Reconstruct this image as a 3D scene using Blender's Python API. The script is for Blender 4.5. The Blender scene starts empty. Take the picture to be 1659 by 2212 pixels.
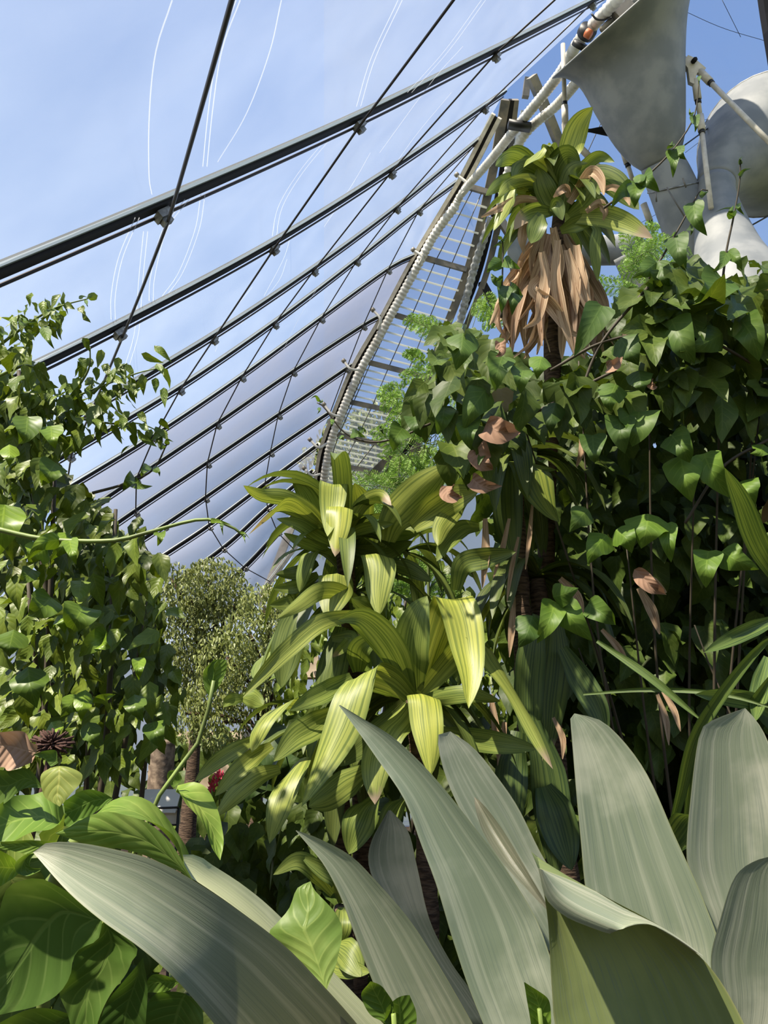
import bpy, math, random
import numpy as np
from mathutils import Vector
RS = np.random.RandomState(7); random.seed(7)
C = bpy.context.scene.collection
SC = bpy.context.scene

# ---------------------------------------------------------------- camera
PITCH = math.radians(20.0); F = 1534.0; CAMZ = 1.6
cam = bpy.data.cameras.new('camera'); cam_ob = bpy.data.objects.new('camera', cam); C.objects.link(cam_ob)
cam.sensor_fit = 'HORIZONTAL'; cam.sensor_width = 36.0; cam.lens = 36.0 * F / 1659.0
cam_ob.location = (0, 0, CAMZ); cam_ob.rotation_euler = (math.pi / 2 + PITCH, 0, 0)
cam.clip_end = 500; SC.camera = cam_ob
# ---------------------------------------------------------------- world, sun, exposure
SC.view_settings.view_transform = 'Standard'; SC.view_settings.look = 'None'
SC.view_settings.gamma = 1.0; SC.view_settings.exposure = 0.3; SC.view_settings.use_curve_mapping = False
SC.cycles.max_bounces = 6; SC.cycles.diffuse_bounces = 3; SC.cycles.glossy_bounces = 2
SC.cycles.transmission_bounces = 3; SC.cycles.transparent_max_bounces = 12
SC.cycles.use_denoising = True; SC.cycles.caustics_reflective = False; SC.cycles.caustics_refractive = False
SC.cycles.sample_clamp_indirect = 4.0
W = bpy.data.worlds.new('sky'); SC.world = W; W.use_nodes = True
nt = W.node_tree; nt.nodes.clear()
o_ = nt.nodes.new('ShaderNodeOutputWorld'); bg = nt.nodes.new('ShaderNodeBackground')
tc = nt.nodes.new('ShaderNodeTexCoord'); sx = nt.nodes.new('ShaderNodeSeparateXYZ'); rp = nt.nodes.new('ShaderNodeValToRGB')
nt.links.new(tc.outputs['Generated'], sx.inputs[0]); nt.links.new(sx.outputs['Z'], rp.inputs[0])
nt.links.new(rp.outputs[0], bg.inputs[0]); nt.links.new(bg.outputs[0], o_.inputs[0])
e = rp.color_ramp.elements
e[0].position = 0.0; e[0].color = (0.90, 0.92, 0.95, 1); e[1].position = 1.0; e[1].color = (0.13, 0.26, 0.62, 1)
x_ = e.new(0.34); x_.color = (0.36, 0.52, 0.82, 1); x_ = e.new(0.65); x_.color = (0.19, 0.35, 0.70, 1)
bg.inputs[1].default_value = 0.85
SUN_DIR = Vector((-0.42, -0.40, 0.81)).normalized()      # towards the sun
sun = bpy.data.lights.new('sun', 'SUN'); sun.energy = 9.5; sun.angle = math.radians(0.8); sun.color = (1.0, 0.90, 0.74)
sun_ob = bpy.data.objects.new('sun', sun); C.objects.link(sun_ob)
sun_ob.rotation_euler = SUN_DIR.to_track_quat('Z', 'Y').to_euler()

# ---------------------------------------------------------------- helpers
CP, SP = math.cos(PITCH), math.sin(PITCH)
def at(px, py, d):                                       # photograph pixel + distance along the lens axis -> world point
    X = (px - 829.5) / F * d; U = (1106.0 - py) / F * d
    return np.array([X, d * CP - U * SP, CAMZ + d * SP + U * CP])
RIGHT = np.array([1., 0, 0]); UPV = np.array([0, -SP, CP]); FWD = np.array([0, CP, SP])
def nrm(v):
    v = np.asarray(v, float); l = np.linalg.norm(v, axis=-1, keepdims=True); return v / np.maximum(l, 1e-9)
def spl(P, n):                                           # Catmull-Rom resample to n points
    P = np.asarray(P, float)
    if len(P) == 2: return P[0] + (P[1] - P[0]) * np.linspace(0, 1, n)[:, None]
    Q = np.vstack([2 * P[0] - P[1], P, 2 * P[-1] - P[-2]])
    seg = np.linalg.norm(np.diff(P[:, :3] if P.shape[1] > 3 else P, axis=0), axis=1); cum = np.concatenate([[0], np.cumsum(seg)])
    u = np.linspace(0, cum[-1], n); out = []
    for x in u:
        i = min(int(np.searchsorted(cum, x, side='right') - 1), len(P) - 2); t = (x - cum[i]) / max(seg[i], 1e-9)
        a, b, c, d = Q[i], Q[i + 1], Q[i + 2], Q[i + 3]
        out.append(0.5 * (2 * b + (c - a) * t + (2 * a - 5 * b + 4 * c - d) * t * t + (3 * b - a - 3 * c + d) * t ** 3))
    return np.array(out)
ORG = {}
class MB:
    def __init__(s): s.v = []; s.f = []; s.uv = []; s.tint = []; s.n = 0
    def add(s, V, Fc, UV=None, T=None):
        V = np.asarray(V, float).reshape(-1, 3); k = len(V)
        s.v.append(V); s.f.extend([tuple(i + s.n for i in f) for f in Fc])
        s.uv.append(np.zeros((k, 2)) if UV is None else np.asarray(UV, float).reshape(-1, 2))
        if T is None: T = (1, 1, 1, 0)
        T = np.asarray(T, float); s.tint.append(np.tile(T, (k, 1)) if T.ndim == 1 else T); s.n += k; return s
    def grid(s, P, UV=None, T=None, closed=False):
        P = np.asarray(P, float); nu, nv = P.shape[:2]; m = nv if closed else nv - 1
        Fc = [(i * nv + j, i * nv + (j + 1) % nv, (i + 1) * nv + (j + 1) % nv, (i + 1) * nv + j) for i in range(nu - 1) for j in range(m)]
        if UV is None:
            UV = np.stack(np.meshgrid(np.linspace(0, 1, nv), np.linspace(0, 1, nu)), -1)
        return s.add(P, Fc, UV, T)
    def tube(s, pts, r, k=8, caps=True):
        P = np.asarray(pts, float); n = len(P); r = np.broadcast_to(np.asarray(r, float), (n,))
        T = nrm(np.gradient(P, axis=0)); ref = np.array([0, 0, 1.]) if abs(T[0, 2]) < .9 else np.array([1., 0, 0])
        A = nrm(np.cross(T[0], ref)); rings = []
        for i in range(n):
            A = nrm(A - T[i] * np.dot(A, T[i])); B = np.cross(T[i], A); a = np.arange(k) * 2 * math.pi / k
            rings.append(P[i] + r[i] * (np.cos(a)[:, None] * A + np.sin(a)[:, None] * B))
        o = s.n; s.grid(np.array(rings), closed=True)
        if caps: s.f.append(tuple(o + j for j in range(k))[::-1]); s.f.append(tuple(o + (n - 1) * k + j for j in range(k)))
        return s
    def box(s, c, ax, ay, az):                           # centre and half-axes
        c, ax, ay, az = map(lambda q: np.asarray(q, float), (c, ax, ay, az))
        V = [c + i * ax + j * ay + k * az for i in (-1, 1) for j in (-1, 1) for k in (-1, 1)]
        return s.add(V, [(0, 1, 3, 2), (4, 6, 7, 5), (0, 4, 5, 1), (2, 3, 7, 6), (0, 2, 6, 4), (1, 5, 7, 3)])
    def bar(s, pts, side, nm, w, h):                     # swept rectangle: half width w along side, half height h along nm
        P = np.asarray(pts, float); sd = np.broadcast_to(side, P.shape); nn = np.broadcast_to(nm, P.shape)
        R = np.stack([P - sd * w - nn * h, P + sd * w - nn * h, P + sd * w + nn * h, P - sd * w + nn * h], 1)
        o = s.n; s.grid(R, closed=True); n = len(P)
        s.f.append((o, o + 1, o + 2, o + 3)); s.f.append(tuple(o + (n - 1) * 4 + j for j in range(4))[::-1]); return s
    def build(s, name, mat, parent=None, smooth=True):
        V = np.vstack(s.v)
        org = ORG[parent.name] if parent is not None else V[int(np.argmin(V[:, 2]))].copy()
        me = bpy.data.meshes.new(name); me.from_pydata((V - org).tolist(), [], s.f); me.update()
        uv = np.vstack(s.uv); li = np.zeros(len(me.loops), dtype=np.int32); me.loops.foreach_get('vertex_index', li)
        l = me.uv_layers.new(name='UVMap'); l.data.foreach_set('uv', uv[li].astype(np.float32).ravel())
        ca = me.attributes.new('tint', 'FLOAT_COLOR', 'POINT'); ca.data.foreach_set('color', np.vstack(s.tint).astype(np.float32).ravel())
        if smooth: me.polygons.foreach_set('use_smooth', np.ones(len(me.polygons), bool))
        if mat is not None: me.materials.append(mat)
        ob = bpy.data.objects.new(name, me); C.objects.link(ob)
        if parent is None: ob.location = org
        else: ob.parent = parent
        ORG[ob.name] = org
        return ob
def tag(o, label, cat, group=None, kind=None):
    o['label'] = label; o['category'] = cat
    if group: o['group'] = group
    if kind: o['kind'] = kind
    return o
def thing(name, loc, label, cat, group=None, kind=None):
    o = bpy.data.objects.new(name, None); C.objects.link(o); o.location = [float(q) for q in loc]; o.empty_display_size = .1
    ORG[o.name] = np.asarray(loc, float); return tag(o, label, cat, group, kind)

# ---------------------------------------------------------------- materials
class NT:
    def __init__(s, name):
        s.m = bpy.data.materials.new(name); s.m.use_nodes = True; s.t = s.m.node_tree; s.t.nodes.clear()
        s.out = s.t.nodes.new('ShaderNodeOutputMaterial')
    def n(s, typ, **kw):
        x = s.t.nodes.new(typ)
        for k, v in kw.items():
            if k.startswith('_'): setattr(x, k[1:], v)
            else:
                key = int(k[1:]) if k[0] == 'i' and k[1:].isdigit() else k.replace('__', ' ')
                s.set(x.inputs[key], v)
        return x
    def set(s, inp, v):
        if isinstance(v, bpy.types.NodeSocket): s.t.links.new(v, inp)
        elif isinstance(v, bpy.types.Node): s.t.links.new(v.outputs[0], inp)
        else: inp.default_value = (tuple(v) + (1,) if isinstance(v, tuple) and len(v) == 3 and inp.type == 'RGBA' else v)
    def math(s, op, a, b=0.0, c=None):
        x = s.n('ShaderNodeMath', _operation=op, i0=a, i1=b)
        if c is not None: s.set(x.inputs[2], c)
        return x.outputs[0]
    def mix(s, f, a, b, mode='MIX'):
        x = s.t.nodes.new('ShaderNodeMix'); x.data_type = 'RGBA'; x.blend_type = mode
        s.set(x.inputs[0], f); s.set(x.inputs[6], a); s.set(x.inputs[7], b); return x.outputs[2]
    def noise(s, vec, scale, detail=3.0):
        return s.n('ShaderNodeTexNoise', Vector=vec, Scale=scale, Detail=detail).outputs['Fac']
    def smooth(s, v, a, b):
        x = s.n('ShaderNodeMapRange', Value=v); x.inputs[1].default_value = a; x.inputs[2].default_value = b
        x.interpolation_type = 'SMOOTHSTEP'; return x.outputs[0]
    def end(s, sh): s.t.links.new(sh if isinstance(sh, bpy.types.NodeSocket) else sh.outputs[0], s.out.inputs[0]); return s.m
def hexl(r, g, b):
    f = lambda c: (c / 255 / 12.92) if c / 255 <= .04045 else ((c / 255 + .055) / 1.055) ** 2.4
    return (f(r), f(g), f(b))

def leaf_mat(name, base, light, style, trans, rough=0.42, tfac=0.35, spec=0.4, dead=hexl(168, 146, 122), bumpd=0.0012):
    m = NT(name); uv = m.n('ShaderNodeUVMap'); sep = m.n('ShaderNodeSeparateXYZ', i0=uv.outputs[0]); s_, t_ = sep.outputs[0], sep.outputs[1]
    at_ = m.n('ShaderNodeAttribute', _attribute_name='tint'); geo = m.n('ShaderNodeNewGeometry'); tco = m.n('ShaderNodeTexCoord')
    a = m.math('ABSOLUTE', m.math('SUBTRACT', s_, 0.5))
    if style == 'broad':
        w = m.math('FRACT', m.math('MULTIPLY', m.math('SUBTRACT', t_, m.math('MULTIPLY', a, 0.55)), 6.5))
        tri = m.math('ABSOLUTE', m.math('SUBTRACT', w, 0.5))
        vein = m.math('MULTIPLY', m.smooth(tri, 0.09, 0.03), m.smooth(a, 0.5, 0.25))
        rib = m.smooth(a, 0.035, 0.012)
        mask = m.math('MAXIMUM', vein, rib)
        nz = m.noise(tco.outputs['Object'], 14.0)
        col = m.mix(m.math('MULTIPLY', mask, 0.30), base, light)
        col = m.mix(m.math('MULTIPLY', m.smooth(nz, .45, .75), .35), col, light)
        hgt = m.math('SUBTRACT', m.smooth(tri, 0.0, 0.45), m.math('MULTIPLY', rib, 0.6))
    elif style == 'strap':
        cv = m.n('ShaderNodeCombineXYZ', i0=m.math('MULTIPLY', s_, 24.0), i1=m.math('MULTIPLY', t_, 1.3), i2=m.n('ShaderNodeObjectInfo').outputs['Random'])
        st = m.noise(cv.outputs[0], 1.0, 2.0)
        f = m.math('MULTIPLY', m.smooth(st, .34, .58), m.smooth(a, .52, .36))
        col = m.mix(f, base, light); col = m.mix(m.math('MULTIPLY', m.smooth(a, .02, .006), .5), col, light)
        cv2 = m.n('ShaderNodeCombineXYZ', i0=m.math('MULTIPLY', s_, 42.0), i1=m.math('MULTIPLY', t_, .6))
        hgt = m.noise(cv2.outputs[0], 1.0, 2.0)
    elif style == 'agave':
        cv = m.n('ShaderNodeCombineXYZ', i0=m.math('MULTIPLY', s_, 15.0), i1=m.math('MULTIPLY', t_, 1.0), i2=m.n('ShaderNodeObjectInfo').outputs['Random'])
        st = m.noise(cv.outputs[0], 1.0, 4.0)
        nz = m.noise(tco.outputs['Object'], 7.0, 4.0)
        col = m.mix(m.math('MULTIPLY', m.smooth(st, .42, .72), .42), base, light)
        col = m.mix(m.math('MULTIPLY', m.smooth(nz, .48, .72), .6), col, light)
        cv3 = m.n('ShaderNodeCombineXYZ', i0=m.math('MULTIPLY', s_, 90.0), i1=m.math('MULTIPLY', t_, 2.5))
        fs = m.noise(cv3.outputs[0], 1.0, 2.0)
        col = m.mix(m.math('MULTIPLY', m.smooth(fs, .5, .72), .45), col, hexl(104, 118, 110))
        col = m.mix(m.math('MULTIPLY', m.smooth(a, .485, .5), .6), col, hexl(160, 160, 110))
        hgt = m.math('ADD', st, m.math('MULTIPLY', fs, .4))
    else:
        cv = m.n('ShaderNodeCombineXYZ', i0=m.math('MULTIPLY', s_, 20.0), i1=m.math('MULTIPLY', t_, 2.5), i2=m.n('ShaderNodeObjectInfo').outputs['Random'])
        st = m.noise(cv.outputs[0], 1.0, 4.0); col = m.mix(m.smooth(st, .35, .65), base, light); hgt = st
    col = m.mix(1.0, col, at_.outputs['Color'], 'MULTIPLY')
    col = m.mix(at_.outputs['Alpha'], col, dead)
    bmp = m.n('ShaderNodeBump', Strength=0.28 if style == 'broad' else 0.5, Distance=bumpd, Height=hgt)
    p = m.n('ShaderNodeBsdfPrincipled', Base__Color=col, Roughness=rough, Normal=bmp.outputs[0]); p.inputs['Specular IOR Level'].default_value = spec
    tr = m.n('ShaderNodeBsdfTranslucent', Color=m.mix(1.0, col, trans, 'MULTIPLY'))
    return m.end(m.n('ShaderNodeMixShader', i0=tfac, i1=p.outputs[0], i2=tr.outputs[0]))

def plain(name, col, rough=.5, metal=0.0, col2=None, nscale=6.0, spec=.5, bump=0.0, stretch=None):
    m = NT(name); p = m.n('ShaderNodeBsdfPrincipled', Roughness=rough, Metallic=metal); p.inputs['Specular IOR Level'].default_value = spec
    tco = m.n('ShaderNodeTexCoord'); v = tco.outputs['Object']
    if stretch: v = m.n('ShaderNodeMapping', Vector=v, Scale=stretch).outputs[0]
    if col2:
        nz = m.noise(v, nscale, 5.0); m.set(p.inputs['Base Color'], m.mix(m.smooth(nz, .35, .65), col, col2))
        if bump: m.set(p.inputs['Normal'], m.n('ShaderNodeBump', Strength=.6, Distance=bump, Height=nz).outputs[0])
    else: m.set(p.inputs['Base Color'], col)
    return m.end(p)

def film_mat(name, col, f0, streak, gloss=.035):
    m = NT(name); uv = m.n('ShaderNodeUVMap'); sep = m.n('ShaderNodeSeparateXYZ', i0=uv.outputs[0])
    cv = m.n('ShaderNodeCombineXYZ', i0=m.math('MULTIPLY', sep.outputs[0], 3.0), i1=m.math('MULTIPLY', sep.outputs[1], 14.0))
    n1 = m.noise(cv.outputs[0], 1.0, 5.0); n2 = m.noise(m.n('ShaderNodeTexCoord').outputs['Object'], .9, 5.0)
    fac = m.math('ADD', f0, m.math('MULTIPLY', m.math('SUBTRACT', m.math('ADD', n1, n2), 1.0), streak))
    tr = m.n('ShaderNodeBsdfTransparent', Color=(.97, .98, 1.0))
    tl = m.n('ShaderNodeBsdfTranslucent', Color=col); df = m.n('ShaderNodeBsdfDiffuse', Color=col)
    sc = m.n('ShaderNodeMixShader', i0=.35, i1=tl.outputs[0], i2=df.outputs[0])
    a = m.n('ShaderNodeMixShader', i0=fac, i1=tr.outputs[0], i2=sc.outputs[0])
    g = m.n('ShaderNodeBsdfGlossy', Color=(1, 1, 1), Roughness=.12)
    return m.end(m.n('ShaderNodeMixShader', i0=gloss, i1=a.outputs[0], i2=g.outputs[0]))

M = dict(
    film=film_mat('film_clear', (.84, .91, .97), .17, .10), haze=film_mat('film_hazy', (.26, .27, .33), .62, .25, .01),
    side=film_mat('film_side', (.44, .47, .58), .17, .16), crease=film_mat('film_crease', (.95, .97, 1.0), .26, .15),
    wall=film_mat('film_wall', (.50, .53, .60), .82, .2),
    rubber=plain('dark_rubber', hexl(34, 33, 33), .6, spec=.15), slat=film_mat('pale_slat', (.95, .95, .86), .92, .05), alu=plain('aluminium', hexl(150, 152, 150), .45, .3, hexl(110, 110, 108), 20),
    pale=plain('pale_edge', hexl(186, 196, 198), .4), cable=plain('steel_cable', hexl(58, 54, 54), .4, .5),
    cream=plain('cream_paint', hexl(214, 206, 190), .45, 0, hexl(190, 182, 166), 9), steel=plain('grey_steel', hexl(96, 96, 94), .5, .3, hexl(140, 132, 118), 3),
    hose=plain('white_hose', hexl(222, 220, 214), .5, 0, hexl(190, 186, 176), 4), crumple=plain('crumpled_hose', hexl(128, 130, 130), .4, 0, hexl(170, 172, 170), 12), clear=plain('clear_hose', hexl(200, 205, 210), .2),
    blk=plain('black_plastic', hexl(28, 28, 28), .5), orange=plain('orange_rust', hexl(190, 104, 60), .6),
    duct=plain('fibreglass', hexl(142, 144, 143), .6, 0, hexl(118, 122, 124), 3.0, .4, .01), bark=plain('bark', hexl(104, 86, 70), .9, 0, hexl(62, 50, 42), 18, .2, .02, (1, 1, 5)),
    soil=plain('soil', hexl(58, 48, 40), .95, 0, hexl(34, 28, 24), 5, .1, .05), stone=plain('pale_stone', hexl(196, 178, 150), .9, 0, hexl(160, 142, 118), 3, .2, .02),
    stem=plain('green_stem', hexl(120, 140, 66), .5, 0, hexl(92, 104, 52), 9), twig=plain('dark_twig', hexl(70, 62, 48), .7), white=plain('white_board', hexl(226, 222, 214), .5),
    pink=plain('pink_flower', hexl(226, 82, 110), .6, 0, hexl(190, 50, 80), 40),
    blocker=plain('light_blocker', hexl(70, 82, 46), .9, 0, hexl(44, 52, 32), 6, .1, .05), lawn=plain('outside_ground', hexl(120, 128, 84), .95, 0, hexl(92, 102, 66), .3),  # first colour serves only the added light-blocking screens
    drac=leaf_mat('dracaena_leaf', hexl(110, 126, 60), hexl(162, 170, 86), 'strap', (1.0, 1.0, .5), .40, .30),
    dracg=leaf_mat('dracaena_green_leaf', hexl(78, 98, 52), hexl(124, 138, 70), 'strap', (1.0, 1.0, .5), .42, .28),
    agave=leaf_mat('agave_leaf', hexl(142, 150, 126), hexl(212, 208, 186), 'agave', (1.0, 1.0, .7), .40, .14, .5, bumpd=.0015),
    agavelit=leaf_mat('agave_lit_tone', hexl(196, 202, 166), hexl(222, 222, 196), 'agave', (1.0, 1.0, .8), .4, .42, .4, bumpd=.001), agaveb=leaf_mat('agave_underside', hexl(118, 130, 78), hexl(140, 150, 96), 'agave', (1.0, 1.0, .7), .5, .14, bumpd=.001),  # first is a lighter agave copy: one blade's strong light put into colour
    vine=leaf_mat('vine_leaf', hexl(80, 102, 42), hexl(122, 140, 70), 'broad', (1.0, 1.0, .4), .48, .30, .28),
    big=leaf_mat('broad_leaf', hexl(100, 124, 58), hexl(166, 178, 106), 'broad', (1.0, 1.0, .4), .45, .36, .25, bumpd=.003),
    shrub=leaf_mat('shrub_leaf', hexl(86, 106, 34), hexl(132, 148, 58), 'broad', (1.0, 1.0, .4), .42, .28, .35),
    fig=leaf_mat('fig_leaf', hexl(82, 100, 44), hexl(146, 152, 92), 'plain', (1.0, 1.0, .6), .42, .28),
    fern=leaf_mat('feathery_leaf', hexl(120, 158, 70), hexl(150, 184, 96), 'plain', (1.0, 1.0, .6), .5, .4),
    dead=leaf_mat('dead_leaf', hexl(206, 184, 156), hexl(150, 122, 96), 'plain', (1.0, .92, .8), .75, .22, .2),
    dried=leaf_mat('dried_leaf', hexl(158, 130, 110), hexl(188, 160, 138), 'broad', (1.0, .9, .8), .7, .15, .2, bumpd=.006),
)

# ---------------------------------------------------------------- leaf builders
def prof(kind, t):
    if kind == 'strap':  return np.clip(.45 + 1.6 * t, 0, 1) * np.clip(1 - np.clip((t - .5) / .5, 0, 1) ** 2.0, 0, 1) ** .85 + .004
    if kind == 'ovate':  return np.clip(np.sin(np.pi * t ** .62), 0, 1) ** .8 * (1 - .55 * t ** 3) + .003
    if kind == 'heart':  return np.clip((t * 7 + .25), 0, 1) ** .6 * np.clip(1 - t ** 1.75, 0, 1) ** .95 + .003
    if kind == 'dead':   return np.clip(.5 + t, 0, 1) * np.clip(1.12 - t ** 3, 0, 1) * .9
    if kind == 'lance':  return np.clip(np.sin(np.pi * t ** .8), 0, 1) * (1 - .3 * t) + .003
def wave(nu, nv, amp, fr):
    t = np.linspace(0, 1, nu)[:, None]; s = np.linspace(-1, 1, nv)[None]
    return amp * np.sin(t * fr + RS.rand() * 6) * np.abs(s) ** 1.5 * np.sign(s + .01) + amp * .6 * np.sin(t * fr * .7 + RS.rand() * 6) * np.abs(s)
def ribbon(mb, pts, wpx, kind='strap', la=None, roll=0.0, nu=22, nv=7, fold=.25, tint=None, deadtip=0.0, crink=.09, flip=1):
    """pts: (px,py,depth) spine base->tip; wpx full width in photo pixels; la: fixed lateral angle in degrees (image plane)."""
    P = np.array([at(*p) for p in pts]); D = np.array([p[2] for p in pts])
    S = spl(P, nu); t = np.linspace(0, 1, nu); T = nrm(np.gradient(S, axis=0))
    wm = wpx * D.mean() / F
    view = nrm(S - np.array([0, 0, CAMZ]))
    if la is None:
        L = nrm(np.cross(T, view))
        for i in range(1, nu):
            if np.dot(L[i], L[i - 1]) < 0: L[i] = -L[i]
    else:
        a = math.radians(la); l0 = RIGHT * math.cos(a) + UPV * math.sin(a); L = np.tile(l0, (nu, 1))
        L = nrm(L - T * np.sum(L * T, 1, keepdims=True))
    for _ in range(2): L[1:-1] = nrm(L[:-2] + 2 * L[1:-1] + L[2:])
    N = nrm(np.cross(L, T)); N = N * np.where(np.sum(N * view, 1, keepdims=True) > 0, -1, 1)   # towards camera
    if la is not None:
        for i in range(1, nu):
            if np.dot(N[i], N[i - 1]) < 0: N[i] = -N[i]
    if roll:
        c, s_ = math.cos(math.radians(roll)), math.sin(math.radians(roll)); L, N = L * c + N * s_, N * c - L * s_
    w = prof(kind, t) * wm / 2; s = np.linspace(-1, 1, nv)
    G = S[:, None] + L[:, None] * (w[:, None] * s)[..., None] + N[:, None] * ((flip * fold * np.abs(s)[None] ** 1.3 + wave(nu, nv, crink * 2, 9)) * w[:, None])[..., None]
    if tint is None: tint = (1, 1, 1, 0)
    TT = np.tile(np.array(tint, float), (nu, nv, 1))
    if deadtip > 0: TT[..., 3] = np.clip((t[:, None] - (1 - deadtip) + (RS.rand(nv) * .06)[None]) / (deadtip * .4), 0, 1) * .95
    UV = np.stack(np.meshgrid(np.linspace(0, 1, nv), t), -1)
    mb.grid(G, UV, TT.reshape(-1, 4)); return mb
def edge_leaf(mb, Lp, Rp, d0, d1, nu=26, nv=11, chan=.12, tint=None, base=None, dm=None, wav=.0, dR=0.0, dL=0.0):
    """Lp/Rp: edges tip->base as pixel lists; depth d1 at tip, d0 at base (dm optional in the middle); chan: trough depth of the blade."""
    Lp = spl(np.array(Lp, float), nu); Rp = spl(np.array(Rp, float), nu); t = np.linspace(0, 1, nu)
    dd = d1 + (d0 - d1) * t if dm is None else (d1 * (1 - t) * (1 - 2 * t) + 4 * dm * t * (1 - t) + d0 * t * (2 * t - 1))
    bl_ = np.sin(np.clip(t * 1.3, 0, 1) * math.pi / 2); A = np.array([at(*p, d + dL * k) for p, d, k in zip(Lp, dd, bl_)]); B = np.array([at(*p, d + dR * k) for p, d, k in zip(Rp, dd, bl_)])
    s = np.linspace(0, 1, nv)
    G = A[:, None] * (1 - s)[None, :, None] + B[:, None] * s[None, :, None]
    wd = np.linalg.norm(B - A, axis=1); Tn = nrm(np.gradient((A + B) / 2, axis=0)); N = nrm(np.cross(nrm(B - A), Tn))
    view = (A + B) / 2 - np.array([0, 0, CAMZ]); N = N * np.where(np.sum(N * view, 1, keepdims=True) < 0, -1, 1)
    k = chan * (1 - (2 * s - 1) ** 2) if abs(chan) < 5 else 0
    if wav: k = k[None] + wave(nu, nv, wav, 10)
    else: k = np.tile(k, (nu, 1))
    G = G + N[:, None] * (k * wd[:, None])[..., None]
    UV = np.stack(np.meshgrid(s, np.linspace(1, 0, nu)), -1)
    if base is not None:
        b = np.asarray(base, float); lat = nrm(B[-1] - A[-1]); n2 = 8
        ex = []
        for q in np.linspace(0, 1, n2 + 1)[1:]:
            mid = (G[-1] * (1 - q) + (b + lat * .05 * (2 * s - 1)[:, None]) * q); mid = mid + N[-1] * (.06 * math.sin(q * math.pi)); ex.append(mid)
        G = np.concatenate([G, np.array(ex)]); UV = np.concatenate([UV, np.stack(np.meshgrid(s, -np.linspace(0, .5, n2 + 1)[1:]), -1)])
    T = None
    if tint is not None: T = np.tile(np.array(tint, float), (G.shape[0] * nv, 1))
    mb.grid(G, UV, T); return mb
def scatter(mb, pos, length, width, down, nrmv, kind='ovate', nu=7, nv=5, curl=.25, fold=.3, tints=None):
    """many leaves: pos (n,3) leaf bases; down (n,3) growth direction; nrmv (n,3) facing."""
    n = len(pos); t = np.linspace(0, 1, nu); s = np.linspace(-1, 1, nv)
    Y = nrm(down); X = nrm(np.cross(Y, nrmv)); Z = np.cross(X, Y)
    w = prof(kind, t)
    lx = (w[:, None] * s[None]).ravel(); ly = np.repeat(t, nv); lz0 = (fold * np.abs(s)[None] * w[:, None]).ravel(); cz = np.repeat(t ** 2, nv)
    length = np.broadcast_to(length, (n,)); width = np.broadcast_to(width, (n,))
    wv = (np.sin(ly[None] * 9 + RS.rand(n, 1) * 6) * np.abs(lx)[None] * .35)
    cu = curl * (RS.rand(n, 1) * 1.3 - .1)
    V = pos[:, None] + X[:, None] * (lx[None] * width[:, None] / 2)[..., None] + Y[:, None] * ((ly[None] * (1 - .25 * cu * ly[None])) * length[:, None])[..., None] \
        + Z[:, None] * ((lz0[None] + wv) * width[:, None] / 2 - cu * cz[None] * length[:, None])[..., None]
    Fc0 = np.array([(i * nv + j, i * nv + j + 1, (i + 1) * nv + j + 1, (i + 1) * nv + j) for i in range(nu - 1) for j in range(nv - 1)])
    Fc = (Fc0[None] + (np.arange(n) * nu * nv)[:, None, None]).reshape(-1, 4)
    UV = np.tile(np.stack(np.meshgrid(np.linspace(0, 1, nv), t), -1).reshape(-1, 2), (n, 1))
    if tints is None: tints = leaf_tints(n)
    mb.add(V.reshape(-1, 3), Fc.tolist(), UV, np.repeat(tints, nu * nv, 0)); return mb
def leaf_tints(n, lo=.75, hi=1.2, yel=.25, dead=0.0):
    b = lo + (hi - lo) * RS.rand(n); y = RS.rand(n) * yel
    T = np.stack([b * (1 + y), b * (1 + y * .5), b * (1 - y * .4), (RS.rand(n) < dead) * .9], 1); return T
def inpoly(P, x, y):
    P = np.asarray(P, float); c = np.zeros(len(x), bool); j = len(P) - 1
    for i in range(len(P)):
        xi, yi = P[i]; xj, yj = P[j]
        c ^= ((yi > y) != (yj > y)) & (x < (xj - xi) * (y - yi) / (yj - yi + 1e-9) + xi); j = i
    return c
def polypts(P, n):
    P = np.asarray(P, float); lo, hi = P.min(0), P.max(0); X = []; 
    while len(X) < n:
        q = lo + (hi - lo) * RS.rand(n * 2, 2); X.extend(q[inpoly(P, q[:, 0], q[:, 1])].tolist())
    return np.array(X[:n])
def atn(q, d): return np.array([at(x, y, z) for (x, y), z in zip(q, d)])
def rdir(n, base, spread): return nrm(np.asarray(base, float) + spread * RS.randn(n, 3))

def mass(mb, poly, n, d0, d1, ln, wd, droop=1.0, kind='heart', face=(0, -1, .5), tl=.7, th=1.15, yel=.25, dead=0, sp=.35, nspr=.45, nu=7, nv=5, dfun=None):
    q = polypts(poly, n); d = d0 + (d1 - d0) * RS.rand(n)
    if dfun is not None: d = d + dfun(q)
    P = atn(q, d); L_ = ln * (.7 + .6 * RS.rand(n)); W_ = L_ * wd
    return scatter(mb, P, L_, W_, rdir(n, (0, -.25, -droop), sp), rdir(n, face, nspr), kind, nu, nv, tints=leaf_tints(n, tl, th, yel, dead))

def solid(ob, th):
    m = ob.modifiers.new('shell', 'SOLIDIFY'); m.thickness = th; m.offset = 0; return ob

# ================================================================ SETTING
g = MB(); g.grid([[(-14, -3, 0), (14, -3, 0)], [(-14, 24, 0), (14, 24, 0)]]); fl = g.build('floor', M['soil'])
tag(fl, 'dark planted soil bed under all the plants', 'ground', kind='structure')
g = MB(); g.grid([[(-90, -30, -.12), (90, -30, -.12)], [(-90, 130, -.12), (90, 130, -.12)]]); fo = g.build('ground_outside', M['lawn'])
tag(fo, 'sunny open ground outside beyond the glasshouse', 'ground', kind='structure')

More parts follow.
